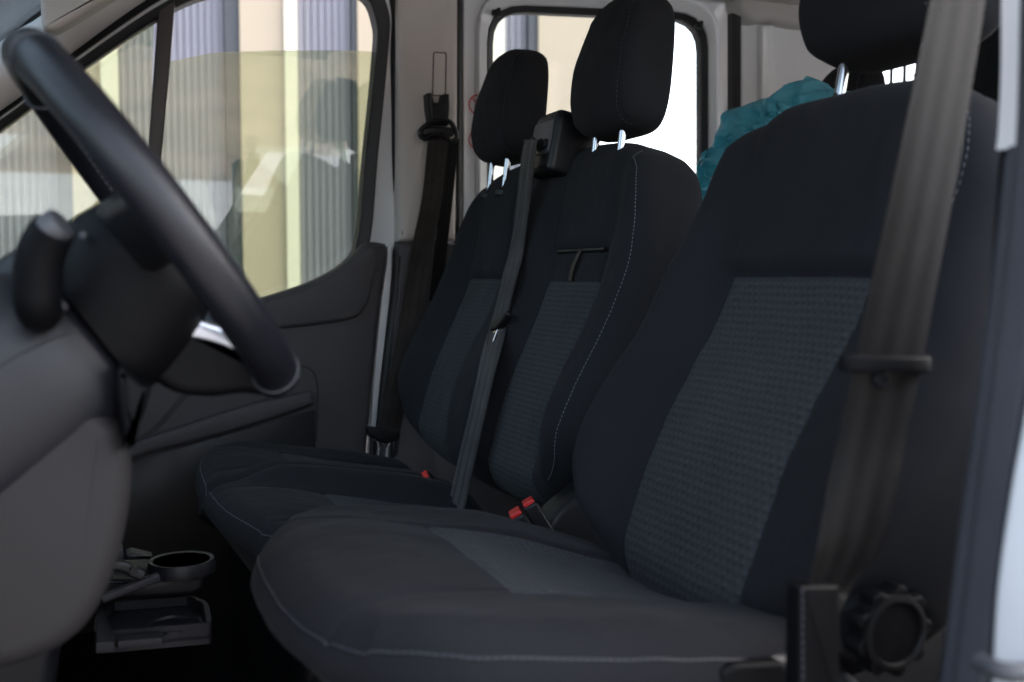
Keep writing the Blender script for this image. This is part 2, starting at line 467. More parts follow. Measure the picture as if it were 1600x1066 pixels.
from mathutils import noise as noise3
class Pad:
    """upholstered pad: a squircle outline in (u,v), a shaped front, rounded edge, side wall and back"""
    def __init__(s, O, U, Vv, N, L, hw, h, thick, r=.04, cen=lambda v: 0, arch=0, pt=5, pb=5, grooves=(), panel=None,
                 nu=120, nv=120, bow=None, swall=0.0, under=0.0):
        s.__dict__.update(locals()); s.seed = random.random()*30
        s.O, s.U, s.V, s.N = V(O), V(U).normalized(), V(Vv).normalized(), V(N).normalized()
    def uvn(s, a, b):
        m = max(abs(a), abs(b)); f = 1
        if m > 1e-6:
            p = s.pt if b > 0 else s.pb
            k = ((abs(a)/m)**p+(abs(b)/m)**p)**(-1/p); f = 1+(k-1)*m*m*m
        a2, b2 = a*f, b*f
        v = (b2+1)/2*s.L; hw = s.hw(v); u = s.cen(v)+a2*hw
        v -= s.arch*a2*a2*max(b2, 0)**2
        wq = a*a*a*a/(a*a*a*a+b*b*b*b+1e-9)
        q = max(0, 1-(1-m)*(hw*wq+s.L/2*(1-wq))/s.r)
        n = s.h(u, v)-s.r*(1-math.sqrt(max(0, 1-q*q)))
        n += .0016*noise3.noise(V((u*19+s.seed, v*19, 1)))+.0007*noise3.noise(V((u*55, v*40+s.seed, 4)))
        for g, w, dp in s.grooves:
            n -= dp*math.exp(-(g(u, v)/w)**2)
        return u, v, n
    def wp(s, u, v, n):
        return s.O+s.U*u+s.V*v+s.N*n
    def pt3(s, a, b): return s.wp(*s.uvn(a, b))
    def nrm(s, a, b, e=.004):
        d1 = s.pt3(min(1, a+e), b)-s.pt3(max(-1, a-e), b); d2 = s.pt3(a, min(1, b+e))-s.pt3(a, max(-1, b-e))
        n = d1.cross(d2)
        if n.length < 1e-12: return s.N.copy()
        n.normalize()
        return n if n.dot(s.N) >= 0 else -n
    def line(s, ab, lift=.0006):
        return [s.pt3(a, b)+s.nrm(a, b)*lift for a, b in ab], [s.nrm(a, b) for a, b in ab]
    def build(s):
        sp = lambda x: .62*math.sin(x*math.pi/2)+.38*x
        nu, nv = s.nu, s.nv
        vs_, fs_, pat, fuv = [], [], [], []
        idx = lambda i, j: j*(nu+1)+i
        uvs = []
        for j in range(nv+1):
            for i in range(nu+1):
                u, v, n = s.uvn(sp(2*i/nu-1), sp(2*j/nv-1))
                vs_.append(s.wp(u, v, n)); uvs.append((u, v, n))
                pat.append(s.panel(u, v) if s.panel else -1.0); fuv.append((u, v, 0))
        for j in range(nv):
            for i in range(nu):
                fs_.append((idx(i, j), idx(i+1, j), idx(i+1, j+1), idx(i, j+1)))
        loop = [idx(i, 0) for i in range(nu)]+[idx(nu, j) for j in range(nv)]+[idx(i, nv) for i in range(nu, 0, -1)]+[idx(0, j) for j in range(nv, 0, -1)]
        m = len(loop); prev = loop; cv = s.L/2
        rings = [(.12, 1.0+s.swall*.4), (.35, 1.0+s.swall), (.65, 1+s.swall), (.85, 1.0), (.95, .98), (1.0, .94)]
        for fr, k in rings:
            new = []
            for q in loop:
                u, v, n = uvs[q]; uu = u*k; vv = cv+(v-cv)*(k-(s.under*fr if v < cv else 0))
                nn = n+(-s.thick-n)*fr
                new.append(len(vs_)); vs_.append(s.wp(uu, vv, nn)); pat.append(-1.0); fuv.append((u+n-nn, v, 0))
            for i in range(m): fs_.append((prev[i], prev[(i+1) % m], new[(i+1) % m], new[i]))
            prev = new
        fs_.append(tuple(prev))
        return (vs_, fs_), dict(pat=pat, fuv=fuv)

def dens(ab, n=30):
    out = []
    for (a, b), (c, d) in zip(ab, ab[1:]):
        for k in range(n): out.append((a+(c-a)*k/n, b+(d-b)*k/n))
    out.append(ab[-1]); return out

# =================================================================== SETTING
mk('ground', box((0, 0, -.05), (900, 900, .1)), M['asphalt'], kind='structure')

# pale field and brown bank on the camera's side of the yard, mirrored faintly in the side glass
hv, hf = [], []
from mathutils import noise as mnoise
for i in range(121):
    x_ = -90+180*i/120
    for j in range(9):
        t = j/8
        hv.append(V((x_, -26-t*34, -.02+(5.5+2.5*mnoise.noise(V((x_*.06, 0, 0))))*t*t*(3-2*t)+.5*mnoise.noise(V((x_*.3, t*5, 2)))*t)))
for i in range(120):
    for j in range(8): hf.append((i*9+j, i*9+j+1, i*9+j+10, i*9+j+9))
mk('hills', (hv, hf), mat('dry_bank', (.20, .15, .11), .95, var=.45, vscale=.25), kind='structure')
mk('snow_field', box((0, -19, .01), (180, 14, .06)), mat('snow', (.50, .51, .53), .8, var=.08, vscale=.4), kind='structure')
# building across the yard: ribbed sheet bays between pale columns
BY = 8.0
bld = thing('industrial_building', 'pale industrial building with ribbed sheet cladding and cream columns beyond the passenger window', 'building', (0, BY, 0))
def corrug(x0, x1, z0, z1, y, pitch=.085, dep=.022):
    n = max(2, int((x1-x0)/pitch)); vs_, fs_ = [], []
    pr = []
    for k in range(n):
        a = x0+(x1-x0)*k/n; w = (x1-x0)/n
        pr += [(a, 0), (a+w*.42, 0), (a+w*.52, -dep), (a+w*.90, -dep)]
    pr.append((x1, 0))
    for x, d in pr: vs_ += [V((x, y+d, z0)), V((x, y+d, z1))]
    for i in range(len(pr)-1): fs_.append((2*i, 2*i+2, 2*i+3, 2*i+1))
    k = len(vs_); vs_ += [V((x0, y+.08, z0)), V((x0, y+.08, z1)), V((x1, y+.08, z0)), V((x1, y+.08, z1))]
    fs_ += [(0, 1, k+1, k), (k, k+1, k+3, k+2), (k+2, k+3, k-1, k-2)]
    return vs_, fs_
BH = 7.0
segs = []
xb = 1.0
# (kind, x0, x1)
bays = [('beige', 3.35, 3.86), ('dark', 3.27, 3.35), ('rib', 3.05, 3.27), ('cream', 2.92, 3.05), ('rib', 2.25, 2.92), ('beige', 1.875, 2.25), ('dark', 1.835, 1.875), ('rib', 1.42, 1.835),
        ('cream', 1.325, 1.42), ('beige', 1.01, 1.325), ('dark', .905, 1.01), ('rib', .18, .905), ('cream', .065, .18), ('beige', -.13, .065), ('dark', -.22, -.13)]
x = -.22
for k in range(9):
    bays += [('rib', x-1.1, x), ('cream', x-1.22, x-1.1), ('beige', x-1.5, x-1.22), ('dark', x-1.6, x-1.5)]; x -= 1.6
for kd, x0, x1 in bays:
    if kd == 'rib': mk('cladding_panel', corrug(x0, x1, 0, BH, BY, .048, .016), M['ribbed'], bld, smooth=False)
    elif kd == 'beige': mk('column', box(((x0+x1)/2, BY+.0, BH/2), (x1-x0, .16, BH)), M['beigewall'], bld, smooth=False)
    elif kd == 'cream': mk('column', box(((x0+x1)/2, BY-.01, BH/2), (x1-x0, .18, BH)), M['creamwall'], bld, smooth=False)
    else: mk('flashing', box(((x0+x1)/2, BY+.015, BH/2), (x1-x0, .15, BH)), M['darkstrip'], bld, smooth=False)
mk('roof', box((-5.4, BY+3.0, BH+.15), (18.9, 6.4, .3)), M['darkstrip'], bld, smooth=False)
mk('wall', box((-5.5, BY+3.1, BH/2), (18.6, 5.9, BH)), M['ribbed'], bld, smooth=False)

# =================================================================== VAN BODY
body = thing('van_body', 'white van cab shell with pale pillar trims, grey headliner and black door seals', 'van', (.9, 1.43, 0))
FL = ZC-.76
mk('floor_mat', box((.9, 1.43, FL-.03), (3.6, 2.02, .06)), M['floor'], body)
mk('engine_bulkhead', box((-.75, 1.43, FL+.35), (.06, 2.0, .7)), M['plastic'], body)
RZ = ZC+.70
mk('headliner', box((1.45, 1.43, RZ+.02), (3.3, 1.86, .04)), M['liner'], body)
mk('roof', box((1.45, 1.43, RZ+.08), (3.5, 2.0, .05)), M['white'], body, bevel=.02)

# passenger door window loops (px on the side plane)
I_ = [(-190, 400), (-190, 335), (0, 206), (115, 119), (270, 17), (360, -12), (470, -20), (560, -8), (585, 34), (585, 90), (570, 240), (553, 390), (500, 440), (400, 490), (250, 520)]
S_ = [(-215, 420), (-215, 322), (0, 190), (112, 104), (263, 3), (355, -28), (470, -38), (574, -22), (604, 20), (603, 90), (588, 240), (570, 400), (515, 455), (405, 505), (250, 540)]
W_ = [(-220, 425), (-220, 316), (0, 184), (110, 98), (260, -4), (352, -36), (470, -46), (584, -32), (609, 14), (609, 90), (611, 240), (610, 405), (530, 470), (410, 520), (250, 560)]
B_ = [(-230, 435), (-230, 304), (0, 172), (105, 87), (252, -16), (348, -50), (470, -62), (596, -50), (621, 5), (621, 90), (624, 240), (623, 410), (540, 490), (415, 540), (250, 575)]
def loopc(pts, off, n=5):
    return catmull([side(px, py, off) for px, py in pts], n, True)
li, ls, lw, lb = loopc(I_, 0), loopc(S_, 0), loopc(W_, 0), loopc(B_, 0)
yv = lambda d: V((0, d, 0))
door = thing('passenger_door', 'grey trimmed passenger front door with half lowered window and white painted edge', 'door', (.2, SIDE_Y, FL))
mk('window_seal', ringprism([p+yv(-.022) for p in ls], [p+yv(-.014) for p in li], (0, .05, 0)), M['rubber'], door, bevel=.004)
mk('window_frame', ringprism([p+yv(-.010) for p in lw], [p+yv(-.012) for p in ls], (0, .05, 0)), M['white'], door, bevel=.003)
mk('door_seal', ringprism([p+yv(-.030) for p in lb], [p+yv(-.016) for p in lw], (0, .05, 0)), M['rubber'], body, bevel=.006)
# glass: lowered main pane and fixed quarter light
gtop = [(250, 100), (272, 95), (330, 83), (430, 79), (520, 79), (592, 81)]
pane = [side(*p, .012) for p in gtop]+[side(*p, .012) for p in ((590, 110), (577, 240), (560, 400), (500, 455), (400, 505), (250, 535), (225, 535))]
mk('window_pane', prism(pane, (0, .004, 0)), M['glass'], door, smooth=False)
q = [side(*p, .012) for p in ((240, 60), (240, 30), (115, 112), (0, 200), (-198, 330), (-198, 405), (225, 535))]
mk('quarter_pane', prism(q, (0, .004, 0)), M['glass'], door, smooth=False)
bar = [side(*p, -.02) for p in ((248, 16), (274, 0), (268, 80), (252, 250), (232, 480), (205, 480), (232, 240))]
mk('divider_bar', prism(bar, (0, .05, 0), .004, 3), M['brown'], door)

# door trim
dt = catmull([side(*p, -.055) for p in ((604, 381), (585, 378), (572, 380), (556, 396), (530, 419), (480, 444), (400, 470), (300, 500), (150, 490), (-250, 470))], 6)
dtl = [side(*p, -.055) for p in ((-250, 1040), (-100, 1030), (240, 1010), (450, 990), (565, 980), (572, 740), (575, 690))] + catmull([side(*p, -.055) for p in ((579, 650), (584, 590), (591, 520), (599, 450), (605, 410), (606, 392))], 4)
mk('trim_panel', prism(dt+dtl, (0, .06, 0), .014, 4), M['trim'], door)
# crease step: upper section stands proud of the lower
up_ = catmull([side(*p, -.068) for p in ((578, 470), (560, 495), (520, 505), (440, 514), (330, 520), (150, 530), (-250, 540))], 5)
upl = [side(*p, -.068) for p in ((-250, 474), (150, 495), (300, 505), (400, 475), (480, 449), (530, 424), (558, 400), (574, 385), (586, 383), (592, 400))]
mk('upper_roll', prism(up_+upl, (0, .03, 0), .011, 5), M['trim'], door)
# armrest ledge and pocket
arm = catmull([side(*p, -.085) for p in ((150, 720), (216, 690), (300, 662), (400, 630), (488, 612))], 5)+catmull([side(*p, -.085) for p in ((492, 632), (400, 664), (300, 692), (216, 716), (150, 760))], 5)
mk('armrest', prism(arm, (0, .05, 0), .010, 4), M['trim'], door)
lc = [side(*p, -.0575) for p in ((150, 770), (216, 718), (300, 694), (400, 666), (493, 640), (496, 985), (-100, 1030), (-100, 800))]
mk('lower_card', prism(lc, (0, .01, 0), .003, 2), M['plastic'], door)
def doorline(pts, w=.0035, off=-.056):
    p = catmull([side(*q, off) for q in pts], 6)
    return sweep(p, [(-w, -.001), (w, -.001), (w, .001), (-w, .001)], upv=(0, -1, 0))
mk('pocket_edge', join(doorline(((494, 690), (496, 640), (496, 602), (488, 580), (470, 573), (430, 578)), .002),
                       doorline(((430, 577), (380, 585), (330, 592), (300, 606), (275, 634), (245, 668), (214, 690)), .006)), M['rubber'], door)
mk('speaker_cover', doorline(((598, 386), (583, 390), (579, 398), (580, 416), (584, 422), (595, 424)), .0012), M['rubber'], door)
# white door shut edge down the rear of the door
el = catmull([side(*p, -.035) for p in ((606, 385), (605, 410), (599, 450), (591, 520), (584, 600), (578, 690), (574, 760))], 5)
er = catmull([side(*p, -.035) for p in ((580, 760), (586, 690), (594, 600), (603, 520), (610, 455), (613, 410), (613, 385))], 5)
mk('door_edge', prism(el+er, (0, .06, 0), .003, 3), M['white'], door)

# A-pillar trim: rounded rail outside the door seal
ap_in = [(-260, 330), (0, 172), (105, 87), (252, -16), (348, -50), (470, -66)]
ap_out = [(-260, 250), (0, 66), (62, 26), (150, -40), (300, -120), (470, -140)]
ai = catmull([side(*p, -.035) for p in ap_in], 6); ao = catmull([side(*p, -.035) for p in ap_out], 6)
vs_, fs_ = [], []
K = 10
for a, b in zip(ai, ao):
    for k in range(K+1):
        t = k/K; vs_.append(a.lerp(b, t)+yv(-.045*math.sin(math.pi*t)**.7))
    vs_.append(b+yv(.07)); vs_.append(a+yv(.07))
m = K+3
for i in range(len(ai)-1):
    for k in range(m): fs_.append((i*m+k, i*m+(k+1) % m, (i+1)*m+(k+1) % m, (i+1)*m+k))
fs_ += [tuple(range(m)), tuple((len(ai)-1)*m+k for k in range(m))]
mk('a_pillar_trim', (vs_, fs_), M['apil'], body)
# windscreen with black edge
w0, w1 = side(-420, 380, 0), side(110, -8, 0)
d_ = (w1-w0)
wA, wB = w0-d_*.3, w1+d_*.12
mk('windscreen', ([wA, wB, V((wB.x, .5, wB.z)), V((wA.x, .5, wA.z)), wA+V((-.005, 0, .003)), wB+V((-.005, 0, .003)), V((wB.x-.005, .5, wB.z+.003)), V((wA.x-.005, .5, wA.z+.003))],
   [(0, 1, 2, 3), (4, 7, 6, 5), (0, 4, 5, 1), (1, 5, 6, 2), (2, 6, 7, 3), (3, 7, 4, 0)]), M['glassq'], body, smooth=False)
mk('windscreen_edge', sweep([side(*p, -.02) for p in ((-260, 248), (0, 63), (62, 23), (150, -43))], circ(.006, 10)), M['rubber'], body)

# B-pillar trim (passenger side)
bp = roundpoly([(622, -70), (718, -70), (717, 180), (714, 378), (622, 378)], 4, 2)
mk('pillar_trim', prism([side(*p, -.045) for p in bp], (0, .09, 0), .018, 5), M['beige'], body)
lp = roundpoly([(624, 379), (714, 379), (735, 500), (720, 960), (580, 960), (592, 680), (604, 560), (617, 460)], 6, 2)
mk('lower_pillar_trim', prism([side(*p, -.055) for p in lp], (0, .10, 0), .012, 4), M['trim'], body)
lsl = catmull([side(*p, -.045) for p in ((622, 400), (619, 455), (608, 550), (597, 640), (588, 730))], 5)
mk('lower_door_seal', sweep(lsl, circ(.010, 10)), M['rubber'], body)
cv = roundpoly([(677, 81), (698, 82), (697, 150), (675, 150)], 3, 2)
mk('slot_cover', ringprism([side(*p, -.0465) for p in cv], inset2([side(*p, -.0465) for p in cv], .0022, V((0, 1, 0))), (0, .004, 0)), M['trim_b'], body)
cv2 = roundpoly([(679, 83), (696, 84), (695, 150), (677, 150)], 3, 2)
mk('slot_plate', prism([side(*p, -.0462) for p in cv2], (0, .004, 0)), M['beige'], body)

# =================================================================== SLIDING DOOR (passenger side, rear)
sld = thing('sliding_door', 'white painted sliding side door with rounded window behind the passenger bench', 'door', (1.2, SIDE_Y, FL))
def sl(pts, r, off, n=5): return [side(px, py, off) for px, py in roundpoly(pts, r, n)]
wo = [(771, 340), (771, 17), (1096, 32), (1096, 340)]; wr = [20, 52, 48, 20]
s1 = [(762, 352), (762, 6), (1107, 20), (1107, 352)]; r1 = [24, 60, 56, 24]
s2 = [(749, 375), (749, -20), (1122, 2), (1122, 375)]; r2 = [30, 66, 60, 30]
s3 = [(724, 420), (724, -75), (1146, -50), (1146, 420)]; r3 = [30, 60, 60, 30]
mk('window_rubber', ringprism(sl(s1, r1, .006), sl(wo, wr, .020), (0, .03, 0)), M['rubber'], sld, bevel=.003)
mk('inner_frame', ringprism(sl(s2, r2, -.014), sl(s1, r1, .008), (0, .05, 0)), M['white'], sld, bevel=.006)
mk('outer_frame', ringprism(sl(s3, r3, .006), sl(s2, r2, .020), (0, .05, 0)), M['white'], sld, bevel=.008)
mk('window_pane', prism(sl(s1, r1, .028), (0, .004, 0)), M['glassr'], sld, smooth=False)
s4 = [(716, 430), (716, -95), (1160, -70), (1160, 430)]; r4 = [34, 66, 66, 34]
mk('sliding_door_seal', ringprism(sl(s4, r4, -.032), sl(s3, r3, -.016), (0, .06, 0)), M['rubber'], body, bevel=.008)
for px, py in ((775, 20), (1091, 40)):
    p = side(px, py, -.012)
    mk('clip', join(box(p, (.020, .014, .012)), box(p+V((.004, -.004, 0)), (.008, .016, .020))), M['plastic'], sld, bevel=.002)
mk('lower_panel', prism([side(*p, -.02) for p in ((724, 352), (1146, 352), (1146, 960), (700, 990), (700, 420))], (0, .05, 0), .006, 3), M['white'], sld)
mk('door_liner', prism([side(*p, -.045) for p in roundpoly([(735, 430), (1140, 430), (1140, 950), (720, 950)], 20, 4)], (0, .03, 0), .01, 3), M['trim'], sld)
# two red prohibition stickers
for cy_ in (164, 219):
    c = side(746, cy_, -.0); c = side(746, cy_, .004)
    c = V((c.x, c.y-.004, c.z)); R = .024
    th = [k*math.pi/24 for k in range(48)]
    zz = V((0, -LEAN, 1)).normalized(); xx = V((1, 0, 0))
    o_ = [c+xx*(R*math.cos(t))+zz*(R*math.sin(t)) for t in th]; i_ = [c+xx*(R*.86*math.cos(t))+zz*(R*.86*math.sin(t)) for t in th]
    st = mk('sticker', ringprism(o_, i_, (0, .0006, 0)), M['redprint'], sld, smooth=False)
    dd = (xx-zz).normalized(); ee = (xx+zz).normalized()
    mk('slash', prism([c+dd*(-R*.87)+ee*.0016, c+dd*(R*.87)+ee*.0016, c+dd*(R*.87)-ee*.0016, c+dd*(-R*.87)-ee*.0016], (0, .0006, 0)), M['redprint'], st, smooth=False)
    mk('symbol', join(prism([c+xx*(-.002)+zz*(-.010), c+xx*(.010)+zz*(-.010), c+xx*(.010)+zz*(-.004), c+xx*(-.002)+zz*(-.003)], (0, .0005, 0))), M['plastic'], st, smooth=False)

# rear quarter: white painted side panel, and cargo side with window
rp = [(1160, -70), (1340, -70), (1352, 420), (1160, 420)]
pp = [side(*p, -.0) for p in rp]
mk('side_panel', prism(pp, (0, .04, 0), .004, 2), M['white'], body)
for x0 in (1190,):
    mk('panel_rib', prism([side(*p, -.022) for p in roundpoly([(x0, 38), (x0+22, 38), (x0+26, 400), (x0+2, 400)], 5, 3)], (0, .03, 0), .008, 4), M['white'], body)
mk('headliner_edge', prism([side(*p, -.05) for p in roundpoly([(1155, -80), (1420, -70), (1420, 52), (1250, 40), (1200, 30), (1180, 36), (1155, 14)], 10, 3)], (0, .06, 0), .02, 4), M['liner'], body)
# cargo area: side walls, rear wall with openings
xr = side(1352, 300).x
mk('cargo_side_panel', box(((xr+3.3)/2, SIDE_Y+.02, FL+.36), (3.3-xr, .04, .78)), M['white'], body)
mk('cargo_roof_rail', box(((xr+3.3)/2, SIDE_Y-.05, RZ), (3.3-xr, .04, .05)), M['white'], body)
mk('near_side_panel', join(box((1.9, .42, FL+.36), (2.7, .04, .78)), box((1.2, .47, RZ-.03), (4.2, .05, .14)), box((2.2, .44, ZC+.3), (.5, .04, .7))), M['white'], body)
mk('rear_panel', join(box((3.25, 1.43, FL+.4), (.05, 2.0, .86)), box((3.25, 1.43, RZ-.05), (.05, 2.0, .16))), M['white'], body)

# =================================================================== NEAR B-PILLAR (driver side, at the right edge of the view)
def col(pts_l, pts_r, y, ext, r, m, name, par, seg=5, n=6):
    l_ = catmull([at(*p, Y=y) for p in pts_l], n); r_ = catmull([at(*p, Y=y) for p in pts_r], n)
    return mk(name, prism(l_+r_[::-1], (0, ext, 0), r, seg), m, par)
col([(1557, -60), (1557, 100), (1553, 200), (1549, 236)], [(1590, -60), (1588, 100), (1582, 200), (1578, 236)], .545, -.03, .006, M['apil'], 'near_pillar_trim', body)
col([(1549, 237), (1530, 480), (1497, 760), (1462, 1000), (1440, 1130)], [(1590, 237), (1566, 480), (1530, 760), (1500, 1000), (1480, 1130)], .545, -.03, .012, M['black'], 'near_lower_trim', body)
col([(1578, -60), (1570, 230), (1543, 500), (1507, 780), (1478, 1010), (1462, 1130)], [(1640, -60), (1625, 230), (1598, 500), (1563, 780), (1540, 1010), (1530, 1130)], .500, -.03, .014, M['seal'], 'near_door_seal', body)
col([(1568, 230), (1538, 500), (1500, 780), (1470, 1010), (1455, 1130)], [(1582, 230), (1552, 500), (1515, 780), (1486, 1010), (1470, 1130)], .512, -.02, .006, M['seal'], 'seal_lip', body)
col([(1620, -60), (1612, 400), (1596, 600), (1568, 760), (1545, 930), (1536, 1130)], [(1800, -60), (1800, 400), (1800, 600), (1800, 760), (1800, 930), (1800, 1130)], .470, -.03, .010, M['white'], 'door_jamb', body)
mk('near_pillar_base', box((.74, .555, FL+.17), (.30, .17, .34)), M['plastic'], body, bevel=.02)
st_ = at(1600, 1049, Y=.43)
mk('door_striker', tube(catmull([st_+V((-.012, .02, 0)), st_+V((-.012, .004, 0)), st_+V((0, -.002, 0)), st_+V((.02, -.002, 0)), st_+V((.03, .012, 0))], 5), .0055), M['greyplast'], body)

# driver's open door, out of view, added to shade the lower cabin
mk('unseen_driver_door', prism([V((-.62, y_, z_)) for y_, z_ in roundpoly([(.40, FL-.12), (-.70, FL-.12), (-.74, ZC+.02), (-.50, ZC+.10), (.40, ZC+.02)], .06, 4)], (-.09, 0, 0), .02, 4), M['trim'], body)
mk('door_sill', box((.05, .52, FL-.02), (1.3, .16, .10)), M['plastic'], body, bevel=.01)

# =================================================================== SEATS
up3 = V((0, 0, 1))
def frame_back(recl):
    a = rad(recl); Vv = V((math.sin(a), 0, math.cos(a))); N = V((-math.cos(a), 0, math.sin(a)))
    return V((0, 1, 0)), Vv, N

def headrest(seat, base, hgt, wd, hr, th, recl, post_sp, post_z, cloth):
    """base: centre of its underside (middle of the thickness)"""
    U, Vv, N = frame_back(recl)
    O = V(base)+N*(th*.5)
    hw = lambda v: wd/2*(1-.10*sm(hr*.25, hr, v))
    p = Pad(O, U, Vv, N, hr, hw, lambda u, v: -.012*(u/(wd/2))**2-.022*sm(hr*.45, hr, v)-.014*sm(.07, 0, v), th, r=.026, pt=4.0, pb=4.6, arch=.012, nu=64, nv=64,
            grooves=[(lambda u, v: u+wd/2*.80*(1-.10*sm(hr*.25, hr, v)), .0022, .0022)], swall=.02)
    vf, at_ = p.build()
    h = mk('headrest', vf, cloth, seat, attrs=at_, ang=60)
    ln, nn = p.line(dens([(-.80, 1), (-.80, .8), (-.80, -.8), (-.79, -1)], 30), .0004)
    mk('stitching', stitches(ln, nn, .0045, .0030, .0006), M['thread2'], h)
    for s in (-1, 1):
        pb = V(base)+V((0, s*post_sp/2, 0))
        d = Vv
        bot = pb-d*((pb.z-post_z)/d.z)
        po = mk('headrest_post', join(tube([bot-d*.03, pb+d*.05], .0062, 16)), M['chrome'], h)
        mk('post_notch', box((bot+pb)/2+V((-.0058, 0, 0)), (.0012, .006, .0035)), M['rubber'], po)
        mk('post_guide', lathe(bot-d*.006, d, [(.017, 0), (.017, .009), (.014, .012), (.008, .012)], 20), M['plastic'], h)
    return h

# ---- driver's seat
DY = .935
ds = thing('driver_seat', 'black cloth driver seat nearest the open door, with grey knit centre panels', 'seat', (.45, DY, FL))
REC = 29.0
U, Vv, N = frame_back(REC)
Lb = .602
hwd = lambda v: lerp_tab([(0, .215), (.12, .258), (.30, .258), (.46, .247), (Lb, .222)], v)
cnd = lambda v: lerp_tab([(0, -.018), (.25, -.018), (.45, .002), (Lb, .018)], v)
pl = lambda v: lerp_tab([(0, .110), (.12, .116), (.36, .119), (.40, .119), (Lb, .15)], v)      # half width of the centre panel
PT = .380                                                                                       # top of the knit panel
pu = lambda v: -.024*sm(.30, .04, v)
def hb(u, v):
    a = abs(u-pu(v))
    bol = (.050 if u > 0 else .018)*lerp_tab([(0, .55), (.15, 1), (.33, .8), (.5, .25), (Lb, .1)], v)*sm(pl(v)-.005, hwd(v)*.86, a)
    top = .010*sm(PT-.004, PT+.02, v)*sm(.16, .1, a)
    lum = .018*math.exp(-((v-.16)/.13)**2)*(1-sm(.06, .2, a)*.4)
    return bol+top+lum+.052*sm(.30, .63, v)-.010*sm(.06, 0, v)
panel = lambda u, v: min(pl(v)-abs(u-pu(v)), PT-v)
gedge = lambda u, v: (abs(u-pu(v))-pl(v)) if v < PT else 1
gup = lambda u, v: (abs(u)-pl(v)) if v >= PT else 1
gtop_ = lambda u, v: (v-PT) if abs(u) < pl(v) else 1
O = V((.515, DY, ZC-.338))
seam_u = lambda v: -hwd(v)*.80
pad = Pad(O, U, Vv, N, Lb, hwd, hb, .12, cen=cnd, r=.050, pt=5.2, pb=3.4, arch=.014, nu=170, nv=190, swall=.03,
          grooves=[(gedge, .0035, .0035), (gup, .003, .0012), (gtop_, .003, .0045)], panel=panel)
vf, at_ = pad.build()
bk = mk('backrest', vf, M['cloth'], ds, attrs=at_, ang=70)
ln, nn = pad.line(dens([(-.82, -.45), (-.80, -.2), (-.79, .2), (-.86, .6), (-.91, .82), (-.92, .93), (-.5, .955)], 40), .0006)
mk('stitching', stitches(ln, nn, .0055, .0030, .0008), M['thread2'], bk)
ln2, nn2 = pad.line(dens([(-.80, -.45), (-.78, -.2), (-.77, .2), (-.84, .6), (-.89, .82), (-.90, .915), (-.5, .940)], 40), -.0006)
mk('seam', sweep(ln2, circ(.0011, 6)), M['rubber'], bk)

# driver's headrest
pz = ZC+.172
headrest(ds, (.808, DY+.008, ZC+.242), .2, .255, .225, .105, 10, .128, pz, M['cloth'])

# cushion
Lc = .48; tilt = rad(7)
Uc, Vc, Nc = V((0, 1, 0)), V((math.cos(tilt), 0, -math.sin(tilt))), V((math.sin(tilt), 0, math.cos(tilt)))
hwc = lambda v: lerp_tab([(0, .225), (.12, .265), (.40, .265), (Lc, .235)], v)
pc = lambda v: lerp_tab([(0, .155), (.18, .125), (Lc, .118)], v)
CP = .185
def hc(u, v):
    a = abs(u)
    return (.002 if u > 0 else .009)*sm(pc(v)-.01, hwc(v)*.85, a)*sm(.02, .14, v)*(1-.5*sm(.38, Lc, v))+.012*math.exp(-((v-.1)/.08)**2)*sm(.2, .05, a)-.012*sm(.20, .30, v)*sm(.14, .08, a)-.010*sm(.10, 0, v)-.034*sm(.24, Lc, v)*(.25+.75*sm(-.15, .05, u))
panelc = lambda u, v: min(pc(v)-abs(u), v-CP-.10*(u-.0)*0)
padc = Pad((.134, DY-.005, ZC-.242), Uc, Vc, Nc, Lc, hwc, hc, .115, r=.045, pt=4, pb=3.2, nu=170, nv=170, swall=.0, under=.34,
           grooves=[(lambda u, v: abs(u)-pc(v), .0035, .003), (lambda u, v: (v-CP) if abs(u) < pc(v) else 1, .003, .003)], panel=panelc)
vf, at_ = padc.build()
cu = mk('cushion', vf, M['cloth'], ds, attrs=at_, ang=70)
ln, nn = padc.line(dens([(-.972, .80), (-.972, -.978), (.5, -.978)], 120), .0007)
mk('stitching', stitches(ln, nn, .0046, .0016, .0007), M['thread2'], cu)
mk('piping', sweep([p-n_*.0012 for p, n_ in zip(ln, nn)], circ(.0016, 6)), M['plastic'], cu)
# seat base, side cover, recliner wheel
mk('seat_base', join(box((.40, DY, FL+.17), (.40, .40, .34))), M['plastic'], ds, bevel=.03)
sc = [at(*p, Y=.672) for p in roundpoly([(760, 1068), (1000, 1062), (1090, 1040), (1180, 1026), (1262, 1022), (1330, 1046), (1390, 1110), (1380, 1300), (760, 1300)], 20, 4)]
mk('side_cover', prism(sc, (0, .05, 0), .014, 5), M['plastic_s'], ds)
mk('cover_latch', prism([at(*p, Y=.664) for p in roundpoly([(1128, 1050), (1150, 1038), (1225, 1034), (1232, 1050), (1232, 1110), (1128, 1110)], 8, 3)], (0, .02, 0), .006, 4), M['black'], ds)
rk = at(1392, 985, Y=.662)
rw = mk('recliner_wheel', lathe(rk, (0, -1, 0), [(.030, -.03), (.030, -.012), (.030, .0), (.030, .0075), (.026, .0085), (.024, .004), (.0, .003)], 40), M['plastic'], ds)
lob = []
for k in range(120):
    a = 2*math.pi*k/120; r0 = .0345+.0030*max(-1, min(1, 1.6*math.cos(9*a)))
    lob.append(rk+V((r0*math.cos(a), -.006, r0*math.sin(a))))
mk('grip', prism(lob, (0, .018, 0), .0025, 3), M['black'], rw)
mk('recliner_housing', lathe(rk, (0, -1, 0), [(.036, -.05), (.036, -.028), (.03, -.026)], 40), M['plastic'], ds)

